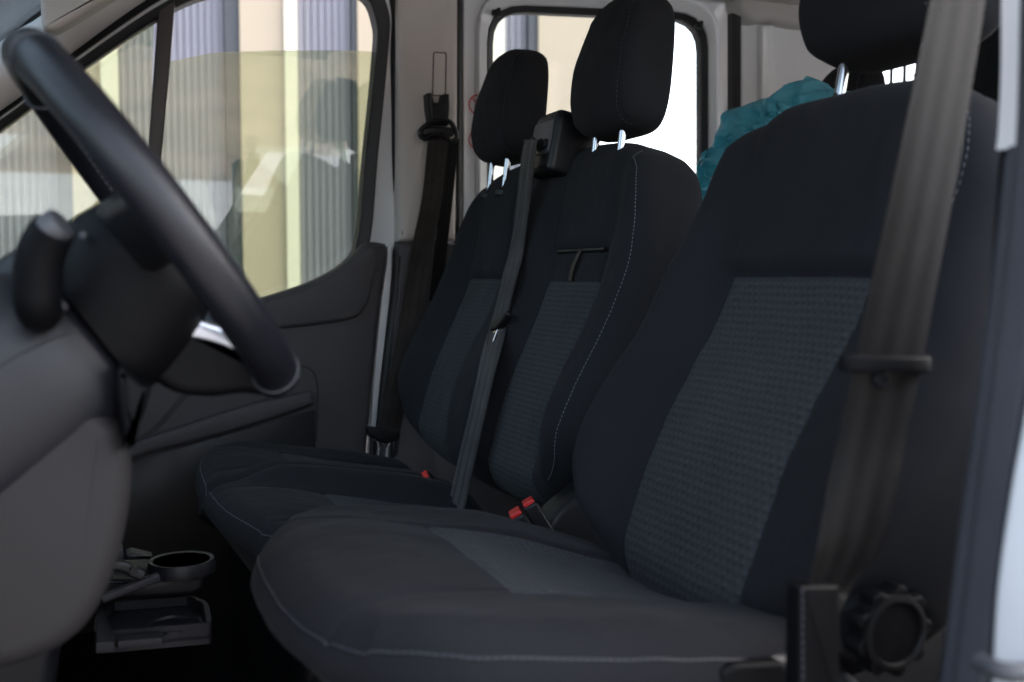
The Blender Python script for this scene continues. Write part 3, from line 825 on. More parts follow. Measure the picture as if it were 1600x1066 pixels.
# ---- passenger bench
BYc = 1.79; BHW = .455
pb_ = thing('passenger_bench', 'black cloth double passenger bench with two headrests and pull strap pocket', 'seat', (.45, BYc, FL))
RB = 20.5
U, Vv, N = frame_back(RB)
LB = .622
hwb = lambda v: lerp_tab([(0, BHW-.035), (.10, BHW), (.35, BHW), (LB, BHW-.055)], v)
PM, PP = -.215, .205           # panel centres (middle seat, far seat) relative to the bench centre
ph = lambda v: lerp_tab([(0, .095), (.36, .098), (.40, .098), (LB, .092)], v)
TB = .420
TP = .372
def pd(u, v):
    return min(abs(u-PM), abs(u-PP))
def hbb(u, v):
    d = pd(u, v); w = ph(v)
    e = .036*lerp_tab([(0, .5), (.15, 1), (.33, .75), (LB, .25)], v)*sm(w-.004, w+.075, d)
    return e+.012*math.exp(-((v-.16)/.12)**2)+.042*sm(.36, .64, v)-.035*sm(.13, 0, v)*sm(.30, .43, abs(u))+.007*sm((TP if u > 0 else TB)-.003, (TP if u > 0 else TB)+.02, v)*sm(w+.03, w-.02, d)-.014*sm(.50, LB, v)-.008*sm(.06, 0, v)
def panb(u, v):
    return min(ph(v)-pd(u, v), (TP if abs(u-PP) < .13 else TB-.052)-v)
TM = TB-.052; 
gs = [(lambda u, v: pd(u, v)-ph(v), .0035, .0035),
      (lambda u, v: (v-(TP if u > 0 else TB)) if pd(u, v) < ph(v) else 1, .0035, .0050),
      (lambda u, v: (v-TM) if abs(u-PM) < ph(v) else 1, .0020, .0022)]
OB = V((.725-.335*math.tan(rad(RB))+.0, BYc, ZC-.355))
padb = Pad(OB, U, Vv, N, LB, hwb, hbb, .090, r=.050, pt=5.5, pb=5, arch=.02, nu=260, nv=180, swall=.012, grooves=gs, panel=panb)
vf, at_ = padb.build()
bb = mk('backrest', vf, M['cloth2'], pb_, attrs=at_, ang=70)
ln, nn = padb.line(dens([(-.945, -.90), (-.945, -.5), (-.945, .5), (-.945, .82), (-.925, .92), (-.88, .97)], 40), .0006)
mk('stitching', stitches(ln, nn, .0044, .0020, .0006), M['thread'], bb)
# pocket flap and pull strap on the middle seat
def onb(u, v, lift=.001):
    p = padb.wp(u, v, hbb(u, v)+lift); return p
lip = [onb(PM-.090+.18*k/16, TB+.000, -.001) for k in range(17)]
mk('pocket_lip', sweep(lip, circ(.0040, 8)), M['plastic'], bb)
sp_ = [onb(PM-.005+.010*k/10, TB-.002-.050*k/10, .003+.004*math.sin(math.pi*k/10)) for k in range(11)]
r_ = ribbon(sp_, (0, 1, 0), .013, .0018, 4)
mk('pull_strap', (r_[0], r_[1]), M['plastic'], bb)

pzb = ZC+.165
headrest(pb_, (.785, 1.56, ZC+.228), .2, .215, .225, .095, 7, .095, pzb, M['cloth2'])
headrest(pb_, (.775, 2.035, ZC+.232), .2, .222, .225, .095, 7, .088, pzb, M['cloth2'])
# belt outlet housing between the two headrests
hx = V((.775, 1.737, ZC+.205))
Ua, Va, Na = frame_back(12)
gb = mk('belt_outlet', prism([hx+Na*.040+Ua*a+Va*b for a, b in roundpoly([(-.055, -.035), (.055, -.035), (.055, .055), (.040, .078), (-.048, .078), (-.055, .06)], .012, 4)], -Na*.085, .012, 4), M['plastic'], pb_)
bz = [hx+Na*.0425+Ua*a+Va*b for a, b in roundpoly([(-.043, -.002), (.043, -.002), (.043, .058), (-.043, .058)], .006, 3)]
mk('bezel', prism(bz, -Na*.006, .002, 3), M['greyplast'], gb)
slo = [hx+Na*.045+Ua*(-.036+.072*k/12)+Va*(.022+.012*((k/12)-.5)-.010*math.sin(math.pi*k/12)) for k in range(13)]
mk('slot', sweep(slo, [(-.004, -.007), (.004, -.007), (.004, .007), (-.004, .007)], upv=tuple(Va)), M['rubber'], gb)

# bench cushion
LC2 = .47; tb = rad(9)
Ub, Vb, Nb = V((0, 1, 0)), V((math.cos(tb), 0, -math.sin(tb))), V((math.sin(tb), 0, math.cos(tb)))
hwk = lambda v: lerp_tab([(0, BHW-.04), (.10, BHW-.005), (LC2, BHW-.01)], v)
phc = lambda v: lerp_tab([(0, .135), (.16, .110), (LC2, .098)], v)
CB = .175
def hk(u, v):
    d = pd(u, v); w = phc(v)
    edge = (.006+.026*sm(.30, .20, abs(u)))*sm(w-.01, w+.075, d)*sm(.03, .13, v)*(1-.5*sm(.34, LC2, v))
    dip = -.016*math.exp(-((u+.005)/.020)**2)*sm(.16, .02, v)
    return edge+dip+.012*math.exp(-((v-.1)/.07)**2)*sm(.15, .05, d)-.006*sm(.09, 0, v)-.01*sm(.2, .3, v)*sm(.13, .06, d)
padk = Pad((.160, BYc-.005, ZC-.325), Ub, Vb, Nb, LC2, hwk, hk, .12, r=.042, pt=6, pb=3.4, nu=240, nv=140, swall=.0, under=.30,
           grooves=[(lambda u, v: pd(u, v)-phc(v), .0035, .003), (lambda u, v: (v-CB) if pd(u, v) < phc(v) else 1, .003, .003), (lambda u, v: u+.005, .005, .008)],
           panel=lambda u, v: min(phc(v)-pd(u, v), v-CB))
vf, at_ = padk.build()
ck = mk('cushion', vf, M['cloth2'], pb_, attrs=at_, ang=70)
ln, nn = padk.line(dens([(-.972, .7), (-.972, -.965), (.97, -.965), (.97, -.6)], 150), .0007)
mk('stitching', stitches(ln, nn, .0046, .0018, .0006), M['thread'], ck)
mk('bench_base', box((.42, BYc, FL+.14), (.36, .80, .28)), M['plastic'], pb_, bevel=.03)
mk('hinge_cover', prism([V((x_, 1.335, z_)) for x_, z_ in roundpoly([(.56, ZC-.42), (.76, ZC-.42), (.76, ZC-.27), (.70, ZC-.24), (.64, ZC-.30), (.58, ZC-.34)], .03, 4)], (0, .05, 0), .012, 4), M['plastic'], pb_)

# ---- rear bench (second row)
rb = thing('rear_bench', 'dark rear bench seat with tall headrests, half hidden behind the driver seat', 'seat', (1.45, 1.7, FL))
U, Vv, N = frame_back(14)
pr_ = Pad((1.38, 1.72, ZC-.30), U, Vv, N, .50, lambda v: lerp_tab([(0, .6), (.3, .62), (.5, .58)], v), lambda u, v: .0, .13, r=.05, pt=6, pb=6, arch=.02, nu=60, nv=40)
vf, at_ = pr_.build()
mk('backrest', vf, M['cloth'], rb, attrs=at_, ang=70)
mk('cushion', box((1.2, 1.72, ZC-.36), (.46, 1.2, .14)), M['cloth'], rb, bevel=.04)
for hy in (1.935, 1.475):
    headrest(rb, (1.53, hy, ZC+.235), .2, .19, .235, .085, 8, .10, ZC+.18, M['cloth'])

# =================================================================== SEAT BELTS
# passenger belt
pbt = thing('seat_belt', 'dark brown passenger belt hanging from the pale pillar with metal tongue at its lower end', 'seat belt', side(620, 690, -.1), 'front seat belts')
top = side(684, 222, -.075)
path = [side(684, 215, -.080), side(683, 232, -.085), side(676, 300, -.088), side(664, 370, -.092), side(650, 450, -.10), side(636, 540, -.115), side(618, 620, -.13), side(607, 678, -.142)]
path = catmull(path, 8)
nP = len(path)
wds = [V((1, 0, .02)) for _ in path]
r_ = ribbon(path, wds, [.046+.006*min(1, i/nP*2) for i in range(nP)], .0014, 10, curl=lambda t, a: .004*math.sin(9*t+2*a)+.002*math.sin(23*t))
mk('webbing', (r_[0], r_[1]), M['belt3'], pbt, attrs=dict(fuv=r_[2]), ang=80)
p2 = catmull([side(706, 222, -.058), side(700, 290, -.058), side(690, 380, -.062), side(680, 470, -.066)], 6)
r2_ = ribbon(p2, V((1, 0, 0)), .030, .0014, 6)
mk('return_webbing', (r2_[0], r2_[1]), M['belt'], pbt, attrs=dict(fuv=r2_[2]), ang=80)
# upper guide: forked cover over a loop
gc = [(669, 145), (676, 145), (679, 160), (692, 160), (695, 146), (703, 146), (704, 170), (701, 196), (675, 196), (671, 172)]
mk('anchor_cover', prism([side(*p, -.085) for p in gc], (0, .04, 0), .006, 4), M['plastic'], pbt)
lo = [side(*p, -.088) for p in ((676, 190), (702, 190), (712, 205), (713, 216), (704, 221), (694, 212), (672, 212), (664, 217), (657, 212), (658, 203))]
mk('guide_loop', tube(catmull(lo, 5, True), .0055, 10, closed=True), M['plastic'], pbt)
mk('guide_bar', prism([side(*p, -.09) for p in roundpoly([(662, 198), (708, 198), (711, 214), (660, 214)], 6, 3)], (0, .012, 0), .004, 3), M['plastic'], pbt)
tg = [side(p[0], p[1]-10, -.155) for p in roundpoly([(573, 676), (627, 684), (625, 697), (612, 701), (608, 704), (592, 703), (588, 698), (575, 692)], 5, 3)]
tb_ = mk('tongue', prism(tg, (0, .016, 0), .005, 4), M['plastic'], pbt)
bl = [(588, 699), (611, 700), (607, 709), (607, 740), (588, 740), (590, 708)]
inn = [(592, 703), (607, 704), (603, 711), (603, 730), (592, 730), (594, 711)]
mk('tongue_blade', ringprism([side(p[0], p[1]-10, -.150) for p in bl], [side(p[0], p[1]-10, -.150) for p in inn], (0, .004, 0)), M['steel'], tb_, bevel=.0008)
lg = [(580, 694), (588, 700), (587, 745), (579, 745)]
mk('tongue_grip', join(prism([side(p[0], p[1]-10, -.148) for p in lg], (0, .012, 0), .003, 3), prism([side(p[0], p[1]-10, -.148) for p in ((613, 700), (625, 695), (622, 720), (612, 730))], (0, .012, 0), .003, 3)), M['plastic'], tb_)

# middle belt, from the outlet on top of the bench
mbt = thing('seat_belt', 'narrow grey belt running down the bench from the outlet box, tongue halfway', 'seat belt', (.6, 1.75, ZC-.3), 'front seat belts')
def onbench(px, py, lift):
    d = ray(px, py); o = padb.O
    # bench front plane, then follow its shape
    t = (o-CAM).dot(padb.N)/d.dot(padb.N)
    for _ in range(6):
        p = CAM+d*t; u = (p-o).dot(padb.U); v = (p-o).dot(padb.V)
        t = (o+padb.N*(hbb(u, v)+lift)-CAM).dot(padb.N)/d.dot(padb.N)
    return CAM+d*t
slot_c = hx+Na*.048+Va*.018
mp = [slot_c+Na*.001, slot_c+Na*.012-Va*.012, onbench(811, 370, .012), onbench(795, 440, .014), onbench(779, 505, .027), onbench(761, 580, .036), onbench(743, 660, .036), onbench(730, 715, .032), onbench(718, 770, .034), onbench(712, 795, .034)]
mp = catmull(mp, 7); nM = len(mp)
wm = [(V((0, 1, 0))*(1-i/nM)+V((-.25, 1, .05))*(i/nM)) for i in range(nM)]
r_ = ribbon(mp, wm, [.058-.006*(i/nM) for i in range(nM)], .0014, 12, curl=lambda t, a: .0030*math.cos(a*2*math.pi*2.5)*min(1, t*4))
mk('webbing', (r_[0], r_[1]), M['belt2'], mbt, attrs=dict(fuv=r_[2]), ang=80)
tc_ = onbench(776, 502, .038)
TN = padb.N; tU = V((0, 1, 0)); tV = padb.V
tgd = [(-.030, .012), (.026, .002), (.030, -.006), (.012, -.016), (-.008, -.012), (-.034, .002)]
tU2 = (tU*.92+tV*.0).normalized()
def tl(a, b, n=0): return tc_+tU*(-a)*1.0+tV*(b+.35*(a))+TN*n
tg2 = [tl(*p) for p in roundpoly([(-.028, .012), (.030, .012), (.034, .004), (.028, -.003), (.006, -.016), (-.018, -.014), (-.030, .0)], .006, 3)]
t2 = mk('tongue', prism(tg2, -TN*.012, .004, 3), M['plastic'], mbt)
blo = [tl(-.019, -.010, -.004), tl(.006, -.014, -.004), tl(.004, -.048, -.004), tl(-.021, -.045, -.004)]
bli = [tl(-.014, -.017, -.004), tl(.001, -.020, -.004), tl(.000, -.042, -.004), tl(-.016, -.039, -.004)]
mk('tongue_blade', ringprism(blo, bli, -TN*.003), M['steel'], t2, bevel=.0006)

# driver belt, in front of the near pillar
dbt = thing('seat_belt', 'wide brown driver belt crossing in front of the near door pillar', 'seat belt', (.5, .60, FL+.3), 'front seat belts')
YB = .60
dp = [at(1502, -60, Y=YB+.0), at(1494, 0, Y=YB), at(1470, 140, Y=YB), at(1443, 290, Y=YB), at(1414, 440, Y=YB), at(1392, 556, Y=YB), at(1372, 650, Y=YB), at(1350, 745, Y=YB+.002), at(1322, 840, Y=YB+.005), at(1297, 905, Y=YB+.008), at(1288, 930, Y=YB+.008), at(1284, 950, Y=YB+.008)]
dp = catmull(dp, 8); nD = len(dp)
wdD = []
for i in range(nD):
    t = i/(nD-1)
    wdD.append(V((1, -.35*sm(.0, .5, t)+.9*sm(.62, .80, t)*.5, .0)))
r_ = ribbon(dp, wdD, [.0475-.012*sm(.70, .95, i/nD) for i in range(nD)], .0014, 14, curl=lambda t, a: .0018*math.sin(7*t+1)+.010*(a+.5)*sm(.55, .72, t)*sm(.85, .72, t))
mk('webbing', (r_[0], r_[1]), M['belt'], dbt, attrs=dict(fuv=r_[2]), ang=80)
gp = at(1383, 568, Y=YB-.004)
gx = V((1, -.25, -.02)).normalized(); gz = V((0, 0, 1))
lp_ = []
for k in range(40):
    a = 2*math.pi*k/40
    cx = math.copysign(abs(math.cos(a))**.8, math.cos(a))*.031; cy = math.sin(a)*.010
    lp_.append(gp+gx*cx+gx.cross(gz).normalized()*cy)
gl = mk('belt_stop', sweep(lp_, rrect(.0055, .012, .0025), upv=(0, 0, 1), closed=True), M['black'], dbt)
bc = at(1376, 593, Y=YB-.006)
mk('belt_button', lathe(bc, (-.2, -1, 0), [(.0062, -.004), (.0062, .002), (.005, .0035), (.0035, .0035), (.003, .002), (0, .002)], 20), M['plastic'], dbt)
sl_ = [at(*p, Y=YB-.002) for p in roundpoly([(1251, 917), (1314, 915), (1316, 1000), (1313, 1100), (1248, 1100)], 6, 2)]
sv_ = mk('anchor_sleeve', prism(sl_, (0, .016, 0), .004, 3), M['black'], dbt, ang=20)
e1 = [at(1254, y_, Y=YB-.0035) for y_ in range(925, 1090, 8)]
mk('sleeve_stitching', stitches(e1, [V((0, -1, 0))]*len(e1), .004, .002, .0006), M['thread2'], sv_)

# =================================================================== BUCKLES
def buckle(label, tip, tail, wd, par_group='red seat belt buckles'):
    b = thing('belt_buckle', label, 'buckle', tail, par_group)
    tip, tail = V(tip), V(tail); ax = (tip-tail).normalized()
    sd = V((.3, 1, 0)); sd = (sd-ax*sd.dot(ax)).normalized(); nn = ax.cross(sd)
    L = (tip-tail).length; mid = (tip+tail)/2
    mk('housing', box(mid, (L, wd, .022), (ax, sd, nn)), M['plastic'], b, bevel=.004)
    mk('release_button', box(tip+ax*.0016, (.006, wd*.86, .016), (ax, sd, nn)), M['red'], b, bevel=.0015)
    return b, ax, sd, nn
t0 = at(826, 790, Y=1.31); t1 = at(868, 856, Y=1.29)
buckle('pair front buckle with red button standing beside the driver backrest', at(806, 803, Y=1.275), at(846, 866, Y=1.265), .036)
buckle('rear buckle of the pair with red button beside the driver backrest', at(826, 786, Y=1.335), at(856, 836, Y=1.325), .034)
buckle('small far buckle with red button in the gap between the two passenger seats', at(664, 745, Y=1.79), at(690, 775, Y=1.79), .036)

# =================================================================== STEERING WHEEL
WC = at(243, 350, Y=.935)
wn_ = V((.812, 0, .584)).normalized(); wd_ = V((.584, 0, -.812)); wy = V((0, 1, 0))
RW = .163
whl = thing('steering_wheel', 'black leather steering wheel with silver lower spoke trim', 'steering wheel', WC)
def wp(r, ang, n=0): return WC+wd_*(r*math.cos(ang))+wy*(r*math.sin(ang))+wn_*n
rimp = [wp(RW, 2*math.pi*k/96) for k in range(96)]
rim = mk('rim', sweep(rimp, circ(.0165, 20, .0185), upv=tuple(wn_), closed=True), M['leather'], whl, ang=80)
# inner seam stitched all round
ins = [wp(RW-.0172, 2*math.pi*k/160, -.004) for k in range(161)]
mk('stitching', stitches(ins, [(WC-p).normalized() for p in ins], .004, .003, .0008), M['thread2'], rim)
for a in (rad(-24), rad(-152), rad(24), rad(152)):
    mk('joint', sweep([wp(RW+.0171*math.cos(t), a, .0188*math.sin(t)) for t in [2*math.pi*q/24 for q in range(24)]], circ(.0012, 6), closed=True), M['seal'], rim)
# hub: airbag cover towards the driver, deep drum behind
hubv, hubf = [], []
prof = [(.015, .030, .022, .015), (.040, .058, .020, .018), (.056, .074, .008, .022), (.064, .082, -.010, .026), (.070, .082, -.035, .030), (.070, .080, -.055, .036), (.062, .076, -.078, .044), (.040, .04, -.082, .046)]
nh = 40
for rx, ry, h, of in prof:
    for k in range(nh):
        a = 2*math.pi*k/nh; c, s = math.cos(a), math.sin(a)
        cc = math.copysign(abs(c)**.75, c); ss = math.copysign(abs(s)**.75, s)
        hubv.append(WC+wd_*(cc*rx+of)+wy*(ss*ry)+wn_*(h-.012))
for i in range(len(prof)-1):
    for k in range(nh): hubf.append((i*nh+k, i*nh+(k+1) % nh, (i+1)*nh+(k+1) % nh, (i+1)*nh+k))
hubf += [tuple(range(nh)), tuple((len(prof)-1)*nh+k for k in range(nh))]
mk('hub', (hubv, hubf), M['black'], whl, ang=60)
def spoke(a, w0_, w1_, t0_, t1_, name='spoke', m=M['plastic']):
    ps = []
    d = wd_*math.cos(a)+wy*math.sin(a); s = -wd_*math.sin(a)+wy*math.cos(a); vs_, fs_ = [], []
    for i, (r, w, t) in enumerate(((.05, w0_*1.2, t0_*1.1), (.085, w0_, t0_), (.115, w0_*.85+w1_*.15, t0_*.6+t1_*.4), (.14, w1_, t1_), (.158, w1_*1.1, t1_*.8))):
        dr = -.012*(1-r/.16)
        for x_, y_ in rrect(w, t, min(w, t)*.3, 4): vs_.append(WC+d*r+s*x_+wn_*(y_+dr-.006))
    m_ = 20
    for i in range(4):
        for j in range(m_): fs_.append((i*m_+j, i*m_+(j+1) % m_, (i+1)*m_+(j+1) % m_, (i+1)*m_+j))
    fs_ += [tuple(range(m_)), tuple(4*m_+j for j in range(m_))]
    return mk(name, (vs_, fs_), m, whl, ang=50)
lsp = catmull([WC+wd_*a+wn_*b+wy*(-.046) for a, b in ((.03, -.03), (.0645, -.036), (.107, -.007), (.145, .006), (.166, .006), (.168, -.012), (.152, -.030), (.136, -.055), (.110, -.076), (.06, -.078))], 4, True)
mk('spoke', prism(lsp, wy*.092, .010, 5, .010), M['black'], whl, ang=60)
spoke(rad(90), .06, .05, .045, .026); spoke(rad(-90), .06, .05, .045, .026)
# silver insert on the side of the lower spoke
trl = catmull([WC+wd_*a+wn_*b+wy*(-.0475) for a, b in ((.062, -.034), (.084, -.020), (.107, -.005), (.134, .003), (.142, -.002), (.128, -.010), (.104, -.024), (.082, -.042), (.068, -.046))], 4, True)
mk('silver_trim', prism(trl, wy*.012, .004, 4), M['satin'], whl)

mk('pin', lathe(at(130, 368, Y=.862), (-.3, -1, 0), [(.0028, -.004), (.0028, .001), (0, .0015)], 12), M['greyplast'], whl)

# steering column shroud, behind the wheel
clm = thing('steering_column', 'smooth dark steering column shroud behind the wheel with a control stalk', 'steering column', at(60, 600, Y=.93))
rings = [(-.090, .045, .040, .045), (-.092, .045, .056, .066), (-.100, .044, .064, .075), (-.118, .041, .078, .084), (-.145, .038, .086, .088), (-.21, .038, .089, .09), (-.38, .038, .09, .09)]
vs_, fs_ = [], []; nh = 48
for h, of, rx, ry in rings:
    for k in range(nh):
        a = 2*math.pi*k/nh; c, q_ = math.cos(a), math.sin(a)
        vs_.append(WC+wd_*(of+rx*math.copysign(abs(c)**.8, c))+wy*(ry*math.copysign(abs(q_)**.8, q_))+wn_*h)
for i in range(len(rings)-1):
    for k in range(nh): fs_.append((i*nh+k, i*nh+(k+1) % nh, (i+1)*nh+(k+1) % nh, (i+1)*nh+k))
fs_ += [tuple(range(nh)), tuple((len(rings)-1)*nh+k for k in range(nh))]
mk('shroud', (vs_, fs_), M['plastic_s'], clm, ang=60)
def shroud_pt(th, h, k=1.0):
    for (h0, o0, x0, y0), (h1, o1, x1, y1) in zip(rings, rings[1:]):
        if h0 >= h >= h1:
            t = (h0-h)/(h0-h1); of, rx, ry = o0+(o1-o0)*t, x0+(x1-x0)*t, y0+(y1-y0)*t; break
    c, q_ = math.cos(th), math.sin(th)
    return WC+wd_*(of+rx*k*math.copysign(abs(c)**.8, c))+wy*(ry*k*math.copysign(abs(q_)**.8, q_))+wn_*h
mk('shroud_split', sweep([shroud_pt(rad(-97), -.100-.27*k/30, 1.0) for k in range(31)], circ(.0009, 6)), M['rubber'], clm)
pn = [at(*p, Y=.842) for p in roundpoly([(38, 462), (72, 432), (110, 482), (54, 526), (36, 505)], 6, 3)]
mk('stalk_plate', prism(pn, (0, .02, 0), .003, 3), M['plastic_s'], clm)
sk = [at(62, 486, Y=.87), at(62, 486, Y=.835), at(58, 470, Y=.82), at(58, 440, Y=.815), at(62, 405, Y=.81), at(72, 378, Y=.805), at(84, 358, Y=.80)]
sk = catmull(sk, 6)
stk = mk('control_stalk', tube(sk, .0150, 18, scale=lambda t: 1.0+.1*math.sin(t*3)), M['black'], clm, ang=60)
mk('stalk_cap', lathe(at(88, 354, Y=.80), (.75, -.35, .55), [(.012, -.014), (.012, .003), (.0105, .005), (0, .0055)], 24), M['greyplast'], stk)
mk('gaiter', prism(catmull([at(*p, Y=.845) for p in ((186, 572), (205, 585), (222, 600), (236, 606), (232, 628), (225, 650), (216, 668), (208, 690), (200, 706), (192, 676), (186, 640), (182, 610))], 4, True), (0, .05, 0), .006, 3), M['black'], clm)
mk('column_tube', tube([WC-wn_*.09, WC-wn_*.22], .045, 20), M['plastic'], clm)

# =================================================================== DASHBOARD
dash = thing('dashboard', 'dark dashboard with textured grey lower knee panel under the steering column', 'dashboard', (-.2, 1.3, FL))
kn = catmull([at(*p, Y=.86) for p in ((178, 655), (198, 690), (207, 735), (202, 800), (188, 870), (160, 945), (120, 1000), (60, 1036), (-40, 1062), (-300, 1080), (-420, 900), (-330, 620), (-100, 560), (80, 590))], 6, True)
mk('knee_panel', prism(kn, (0, .42, 0), .020, 6, .01), M['trim_b'], dash, ang=60)
mk('dash_top', prism([V((x_, .62, z_)) for x_, z_ in roundpoly([(-.70, ZC-.05), (-.22, ZC-.03), (-.13, ZC-.09), (-.14, ZC-.22), (-.25, ZC-.40), (-.70, ZC-.40)], .05, 5)], (0, 1.72, 0), .04, 5, .03), M['plastic'], dash)
# centre and passenger lower dash
mk('glove_panel', prism([V((x_, 1.30, z_)) for x_, z_ in roundpoly([(-.60, ZC-.20), (-.10, ZC-.22), (-.03, ZC-.32), (-.06, ZC-.52), (-.20, ZC-.70), (-.60, ZC-.74)], .05, 5)], (0, 1.04, 0), .02, 4), M['plastic_s'], dash)
# fold-out cup holder
cph = thing('cup_holder', 'fold out black ring cup holder low on the dashboard beside the knee panel', 'cup holder', at(270, 890, Y=1.40))
cc = at(284, 884, Y=1.42)
rg = lathe(cc, (0, 0, 1), [(.036, .008), (.036, -.008), (.041, -.009), (.043, 0), (.041, .009), (.036, .008)], 48)
mk('ring', rg, M['plastic_s'], cph)
mk('holder_body', prism([at(*p, Y=1.39) for p in roundpoly([(150, 905), (214, 906), (318, 898), (318, 922), (300, 930), (150, 940)], 8, 3)], (0, .10, 0), .006, 3), M['plastic'], cph)
mk('lower_arm', sweep([at(160, 936, Y=1.36), at(205, 918, Y=1.36), at(248, 902, Y=1.37)], rrect(.010, .011, .003), upv=(0, 0, 1)), M['tray'], cph)
mk('upper_arm', sweep(catmull([at(170, 884, Y=1.37), at(190, 884, Y=1.37), at(206, 891, Y=1.37), at(222, 900, Y=1.37)], 5), rrect(.010, .014, .004), upv=(0, 0, 1)), M['plastic_s'], cph)
mk('pivot', lathe(at(209, 893, Y=1.355), (0, -1, 0), [(.005, -.01), (.005, .004), (0, .004)], 16), M['plastic'], cph)
mk('hinge_wedge', prism([at(*p, Y=1.44) for p in roundpoly([(196, 868), (206, 864), (240, 872), (206, 876), (198, 874)], 3, 2)], (0, .03, 0), .003, 3), M['plastic_s'], cph)
mk('bracket', prism([at(*p, Y=1.45) for p in ((180, 860), (192, 858), (196, 880), (178, 882))], (0, .03, 0), .002, 2), M['plastic_s'], cph)
# open storage tray underneath
try_ = thing('storage_tray', 'shallow grey storage tray with moulded recess standing open below the cup holder', 'tray', at(240, 1000, Y=1.36))
tz = at(240, 1012, Y=1.30).z
def tp(px, py, dz=0): return at(px, py, Z=tz+dz)
to = [tp(*p) for p in roundpoly([(146, 1012), (332, 996), (326, 962), (300, 950), (172, 960), (150, 980)], 8, 4)]
mk('tray_floor', prism([p+up3*.006 for p in to], (0, 0, -.014), .003, 3), M['tray'], try_)
ti = inset2(to, .007, V((0, 0, 1)))
mk('tray_rim', ringprism([p+up3*.018 for p in to], [p+up3*.018 for p in ti], (0, 0, -.02)), M['tray'], try_, bevel=.002)
mk('cup_recess', lathe(tp(272, 978, .008), (0, 0, 1), [(.034, 0), (.034, .004), (.030, .004), (.028, .001), (0, .001)], 32), M['plastic_s'], try_)
mk('divider', prism([tp(*p, .02) for p in ((150, 985), (152, 958), (158, 946), (178, 992), (178, 1002), (150, 1004))], (0, 0, -.012), .002, 2), M['tray'], try_)
mk('tray_ledge', prism([tp(*p, .014) for p in roundpoly([(182, 1002), (184, 990), (254, 986), (256, 996)], 3, 2)], (0, 0, -.008), .002, 2), M['tray'], try_)

# =================================================================== SUN VISOR
vis = catmull([at(*p, Y=1.95) for p in ((62, -40), (63, 0), (65, 34), (70, 45), (82, 47), (100, 40), (156, 6), (230, -40))], 5)
vz = mk('sun_visor', prism(vis, (0, .06, 0), .010, 5, .01), M['beige'], None, loc=vis[20])
tag(vz, 'pale beige sun visor folded up at the windscreen top', 'sun visor')

# =================================================================== PLASTIC BAG on the rear bench
film = bpy.data.materials.new('teal_film'); film.use_nodes = True
fn, fl_ = film.node_tree.nodes, film.node_tree.links
pbs = fn['Principled BSDF']; pbs.inputs['Base Color'].default_value = (.22, .54, .62, 1); pbs.inputs['Roughness'].default_value = .16
tr_ = fn.new('ShaderNodeBsdfTranslucent'); tr_.inputs['Color'].default_value = (.12, .60, .72, 1)
tp_ = fn.new('ShaderNodeBsdfTransparent'); tp_.inputs['Color'].default_value = (.30, .75, .85, 1)
ms = fn.new('ShaderNodeMixShader'); ms.inputs[0].default_value = .4
fl_.new(pbs.outputs[0], ms.inputs[1]); fl_.new(tr_.outputs[0], ms.inputs[2])
ms2 = fn.new('ShaderNodeMixShader'); ms2.inputs[0].default_value = .36
fl_.new(ms.outputs[0], ms2.inputs[1]); fl_.new(tp_.outputs[0], ms2.inputs[2])
bn = fn.new('ShaderNodeTexNoise'); bn.inputs['Scale'].default_value = 22; bn.inputs['Detail'].default_value = 4; bn.inputs['Distortion'].default_value = 2.2
bt = fn.new('ShaderNodeTexCoord'); fl_.new(bt.outputs['Object'], bn.inputs['Vector'])
bb_ = fn.new('ShaderNodeBump'); bb_.inputs['Strength'].default_value = .9; bb_.inputs['Distance'].default_value = .012; pbs.inputs['Coat Weight'].default_value = .8; pbs.inputs['Coat Roughness'].default_value = .08
fl_.new(bn.outputs['Fac'], bb_.inputs['Height']); fl_.new(bb_.outputs['Normal'], pbs.inputs['Normal']); fl_.new(bb_.outputs['Normal'], tr_.inputs['Normal'])
fl_.new(ms2.outputs[0], fn['Material Output'].inputs['Surface'])
from mathutils import noise as mn
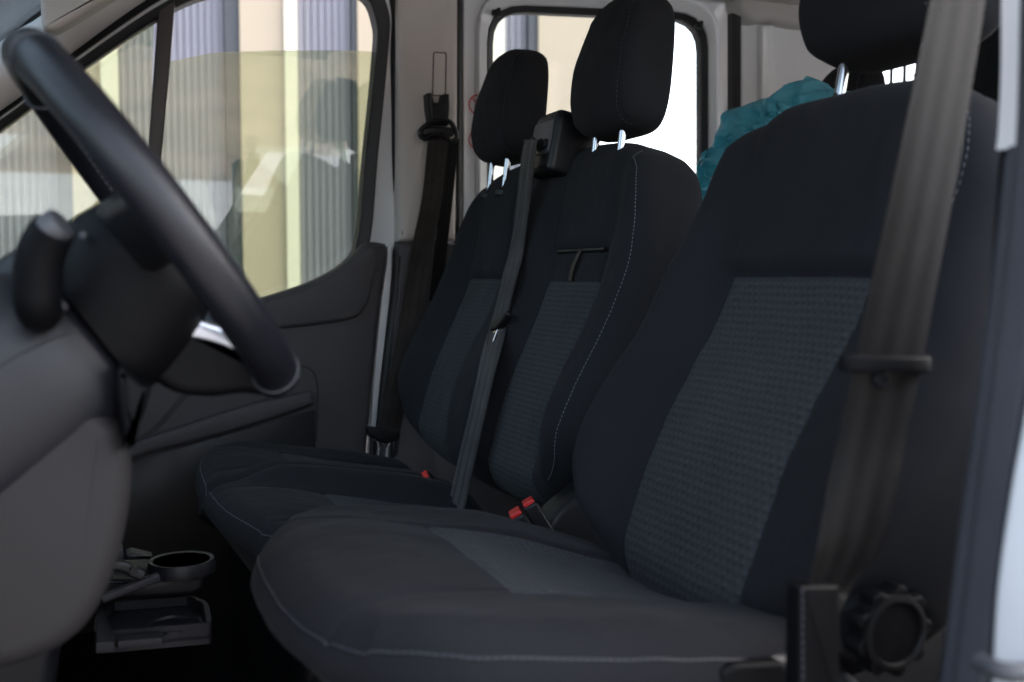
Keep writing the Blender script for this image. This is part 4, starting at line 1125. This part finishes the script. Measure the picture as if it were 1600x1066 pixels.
bago = [(1070, 345), (1082, 305), (1108, 268), (1130, 245), (1142, 222), (1158, 190), (1178, 168), (1205, 150), (1240, 137), (1262, 124), (1278, 131), (1292, 142), (1345, 146), (1380, 165), (1380, 345)]
bl_ = catmull([at(px, py, X=1.24) for px, py in bago], 8, True)
cen_ = sum(bl_, V())/len(bl_)
vs_, fs_ = [], []
nr = 26; nb = len(bl_)
for sgn in (-1, 1):
    for k in range(nr+1):
        t = k/nr
        for p in bl_:
            q = cen_+(p-cen_)*t
            d = .045*math.sqrt(max(0, 1-t**3))
            z1 = q+V((0, mn.noise(q*9)*.05, mn.noise(q*9+V((5, 0, 0)))*.05))
            w = (1-abs(mn.noise(z1*11+V((sgn*3, 0, 0)))*2.4))*.030+(1-abs(mn.noise(z1*24))*2.4)*.016+(1-abs(mn.noise(z1*52))*2)*.006
            vs_.append(q+V((sgn*(d+w*(1-t**6)), 0, 0))+V((0, 0, (w-.020)*.35))*t)
    base = 0 if sgn < 0 else (nr+1)*nb
    for k in range(nr):
        for j in range(nb):
            fs_.append((base+k*nb+j, base+k*nb+(j+1) % nb, base+(k+1)*nb+(j+1) % nb, base+(k+1)*nb+j))
bag = mk('plastic_bag', (vs_, fs_), film, None, ang=25, loc=(1.24, 1.6, ZC-.1))
tag(bag, 'crumpled teal plastic bag showing over the driver seat shoulder', 'plastic bag')

# =================================================================== BULKHEAD GRILLE behind the rear bench
gr = thing('bulkhead_grille', 'dark wire mesh bulkhead grille in front of a bright rear window', 'grille', (2.0, 1.7, ZC))
bars = []
for k in range(34):
    y_ = .75+k*.05; bars.append(box((2.0, y_, ZC+.28), (.006, .007, .78)))
for k in range(13):
    z_ = ZC-.08+k*.058; bars.append(box((2.006, 1.58, z_), (.006, 1.70, .008)))
mk('mesh', join(*bars), M['plastic'], gr, smooth=False)
fo = [V((1.995, y_, z_)) for y_, z_ in ((.72, ZC-.12), (2.40, ZC-.12), (2.33, RZ-.02), (.72, RZ-.02))]
mk('frame', sweep(fo, rrect(.02, .02, .004), closed=True, upv=(1, 0, 0)), M['plastic'], gr)
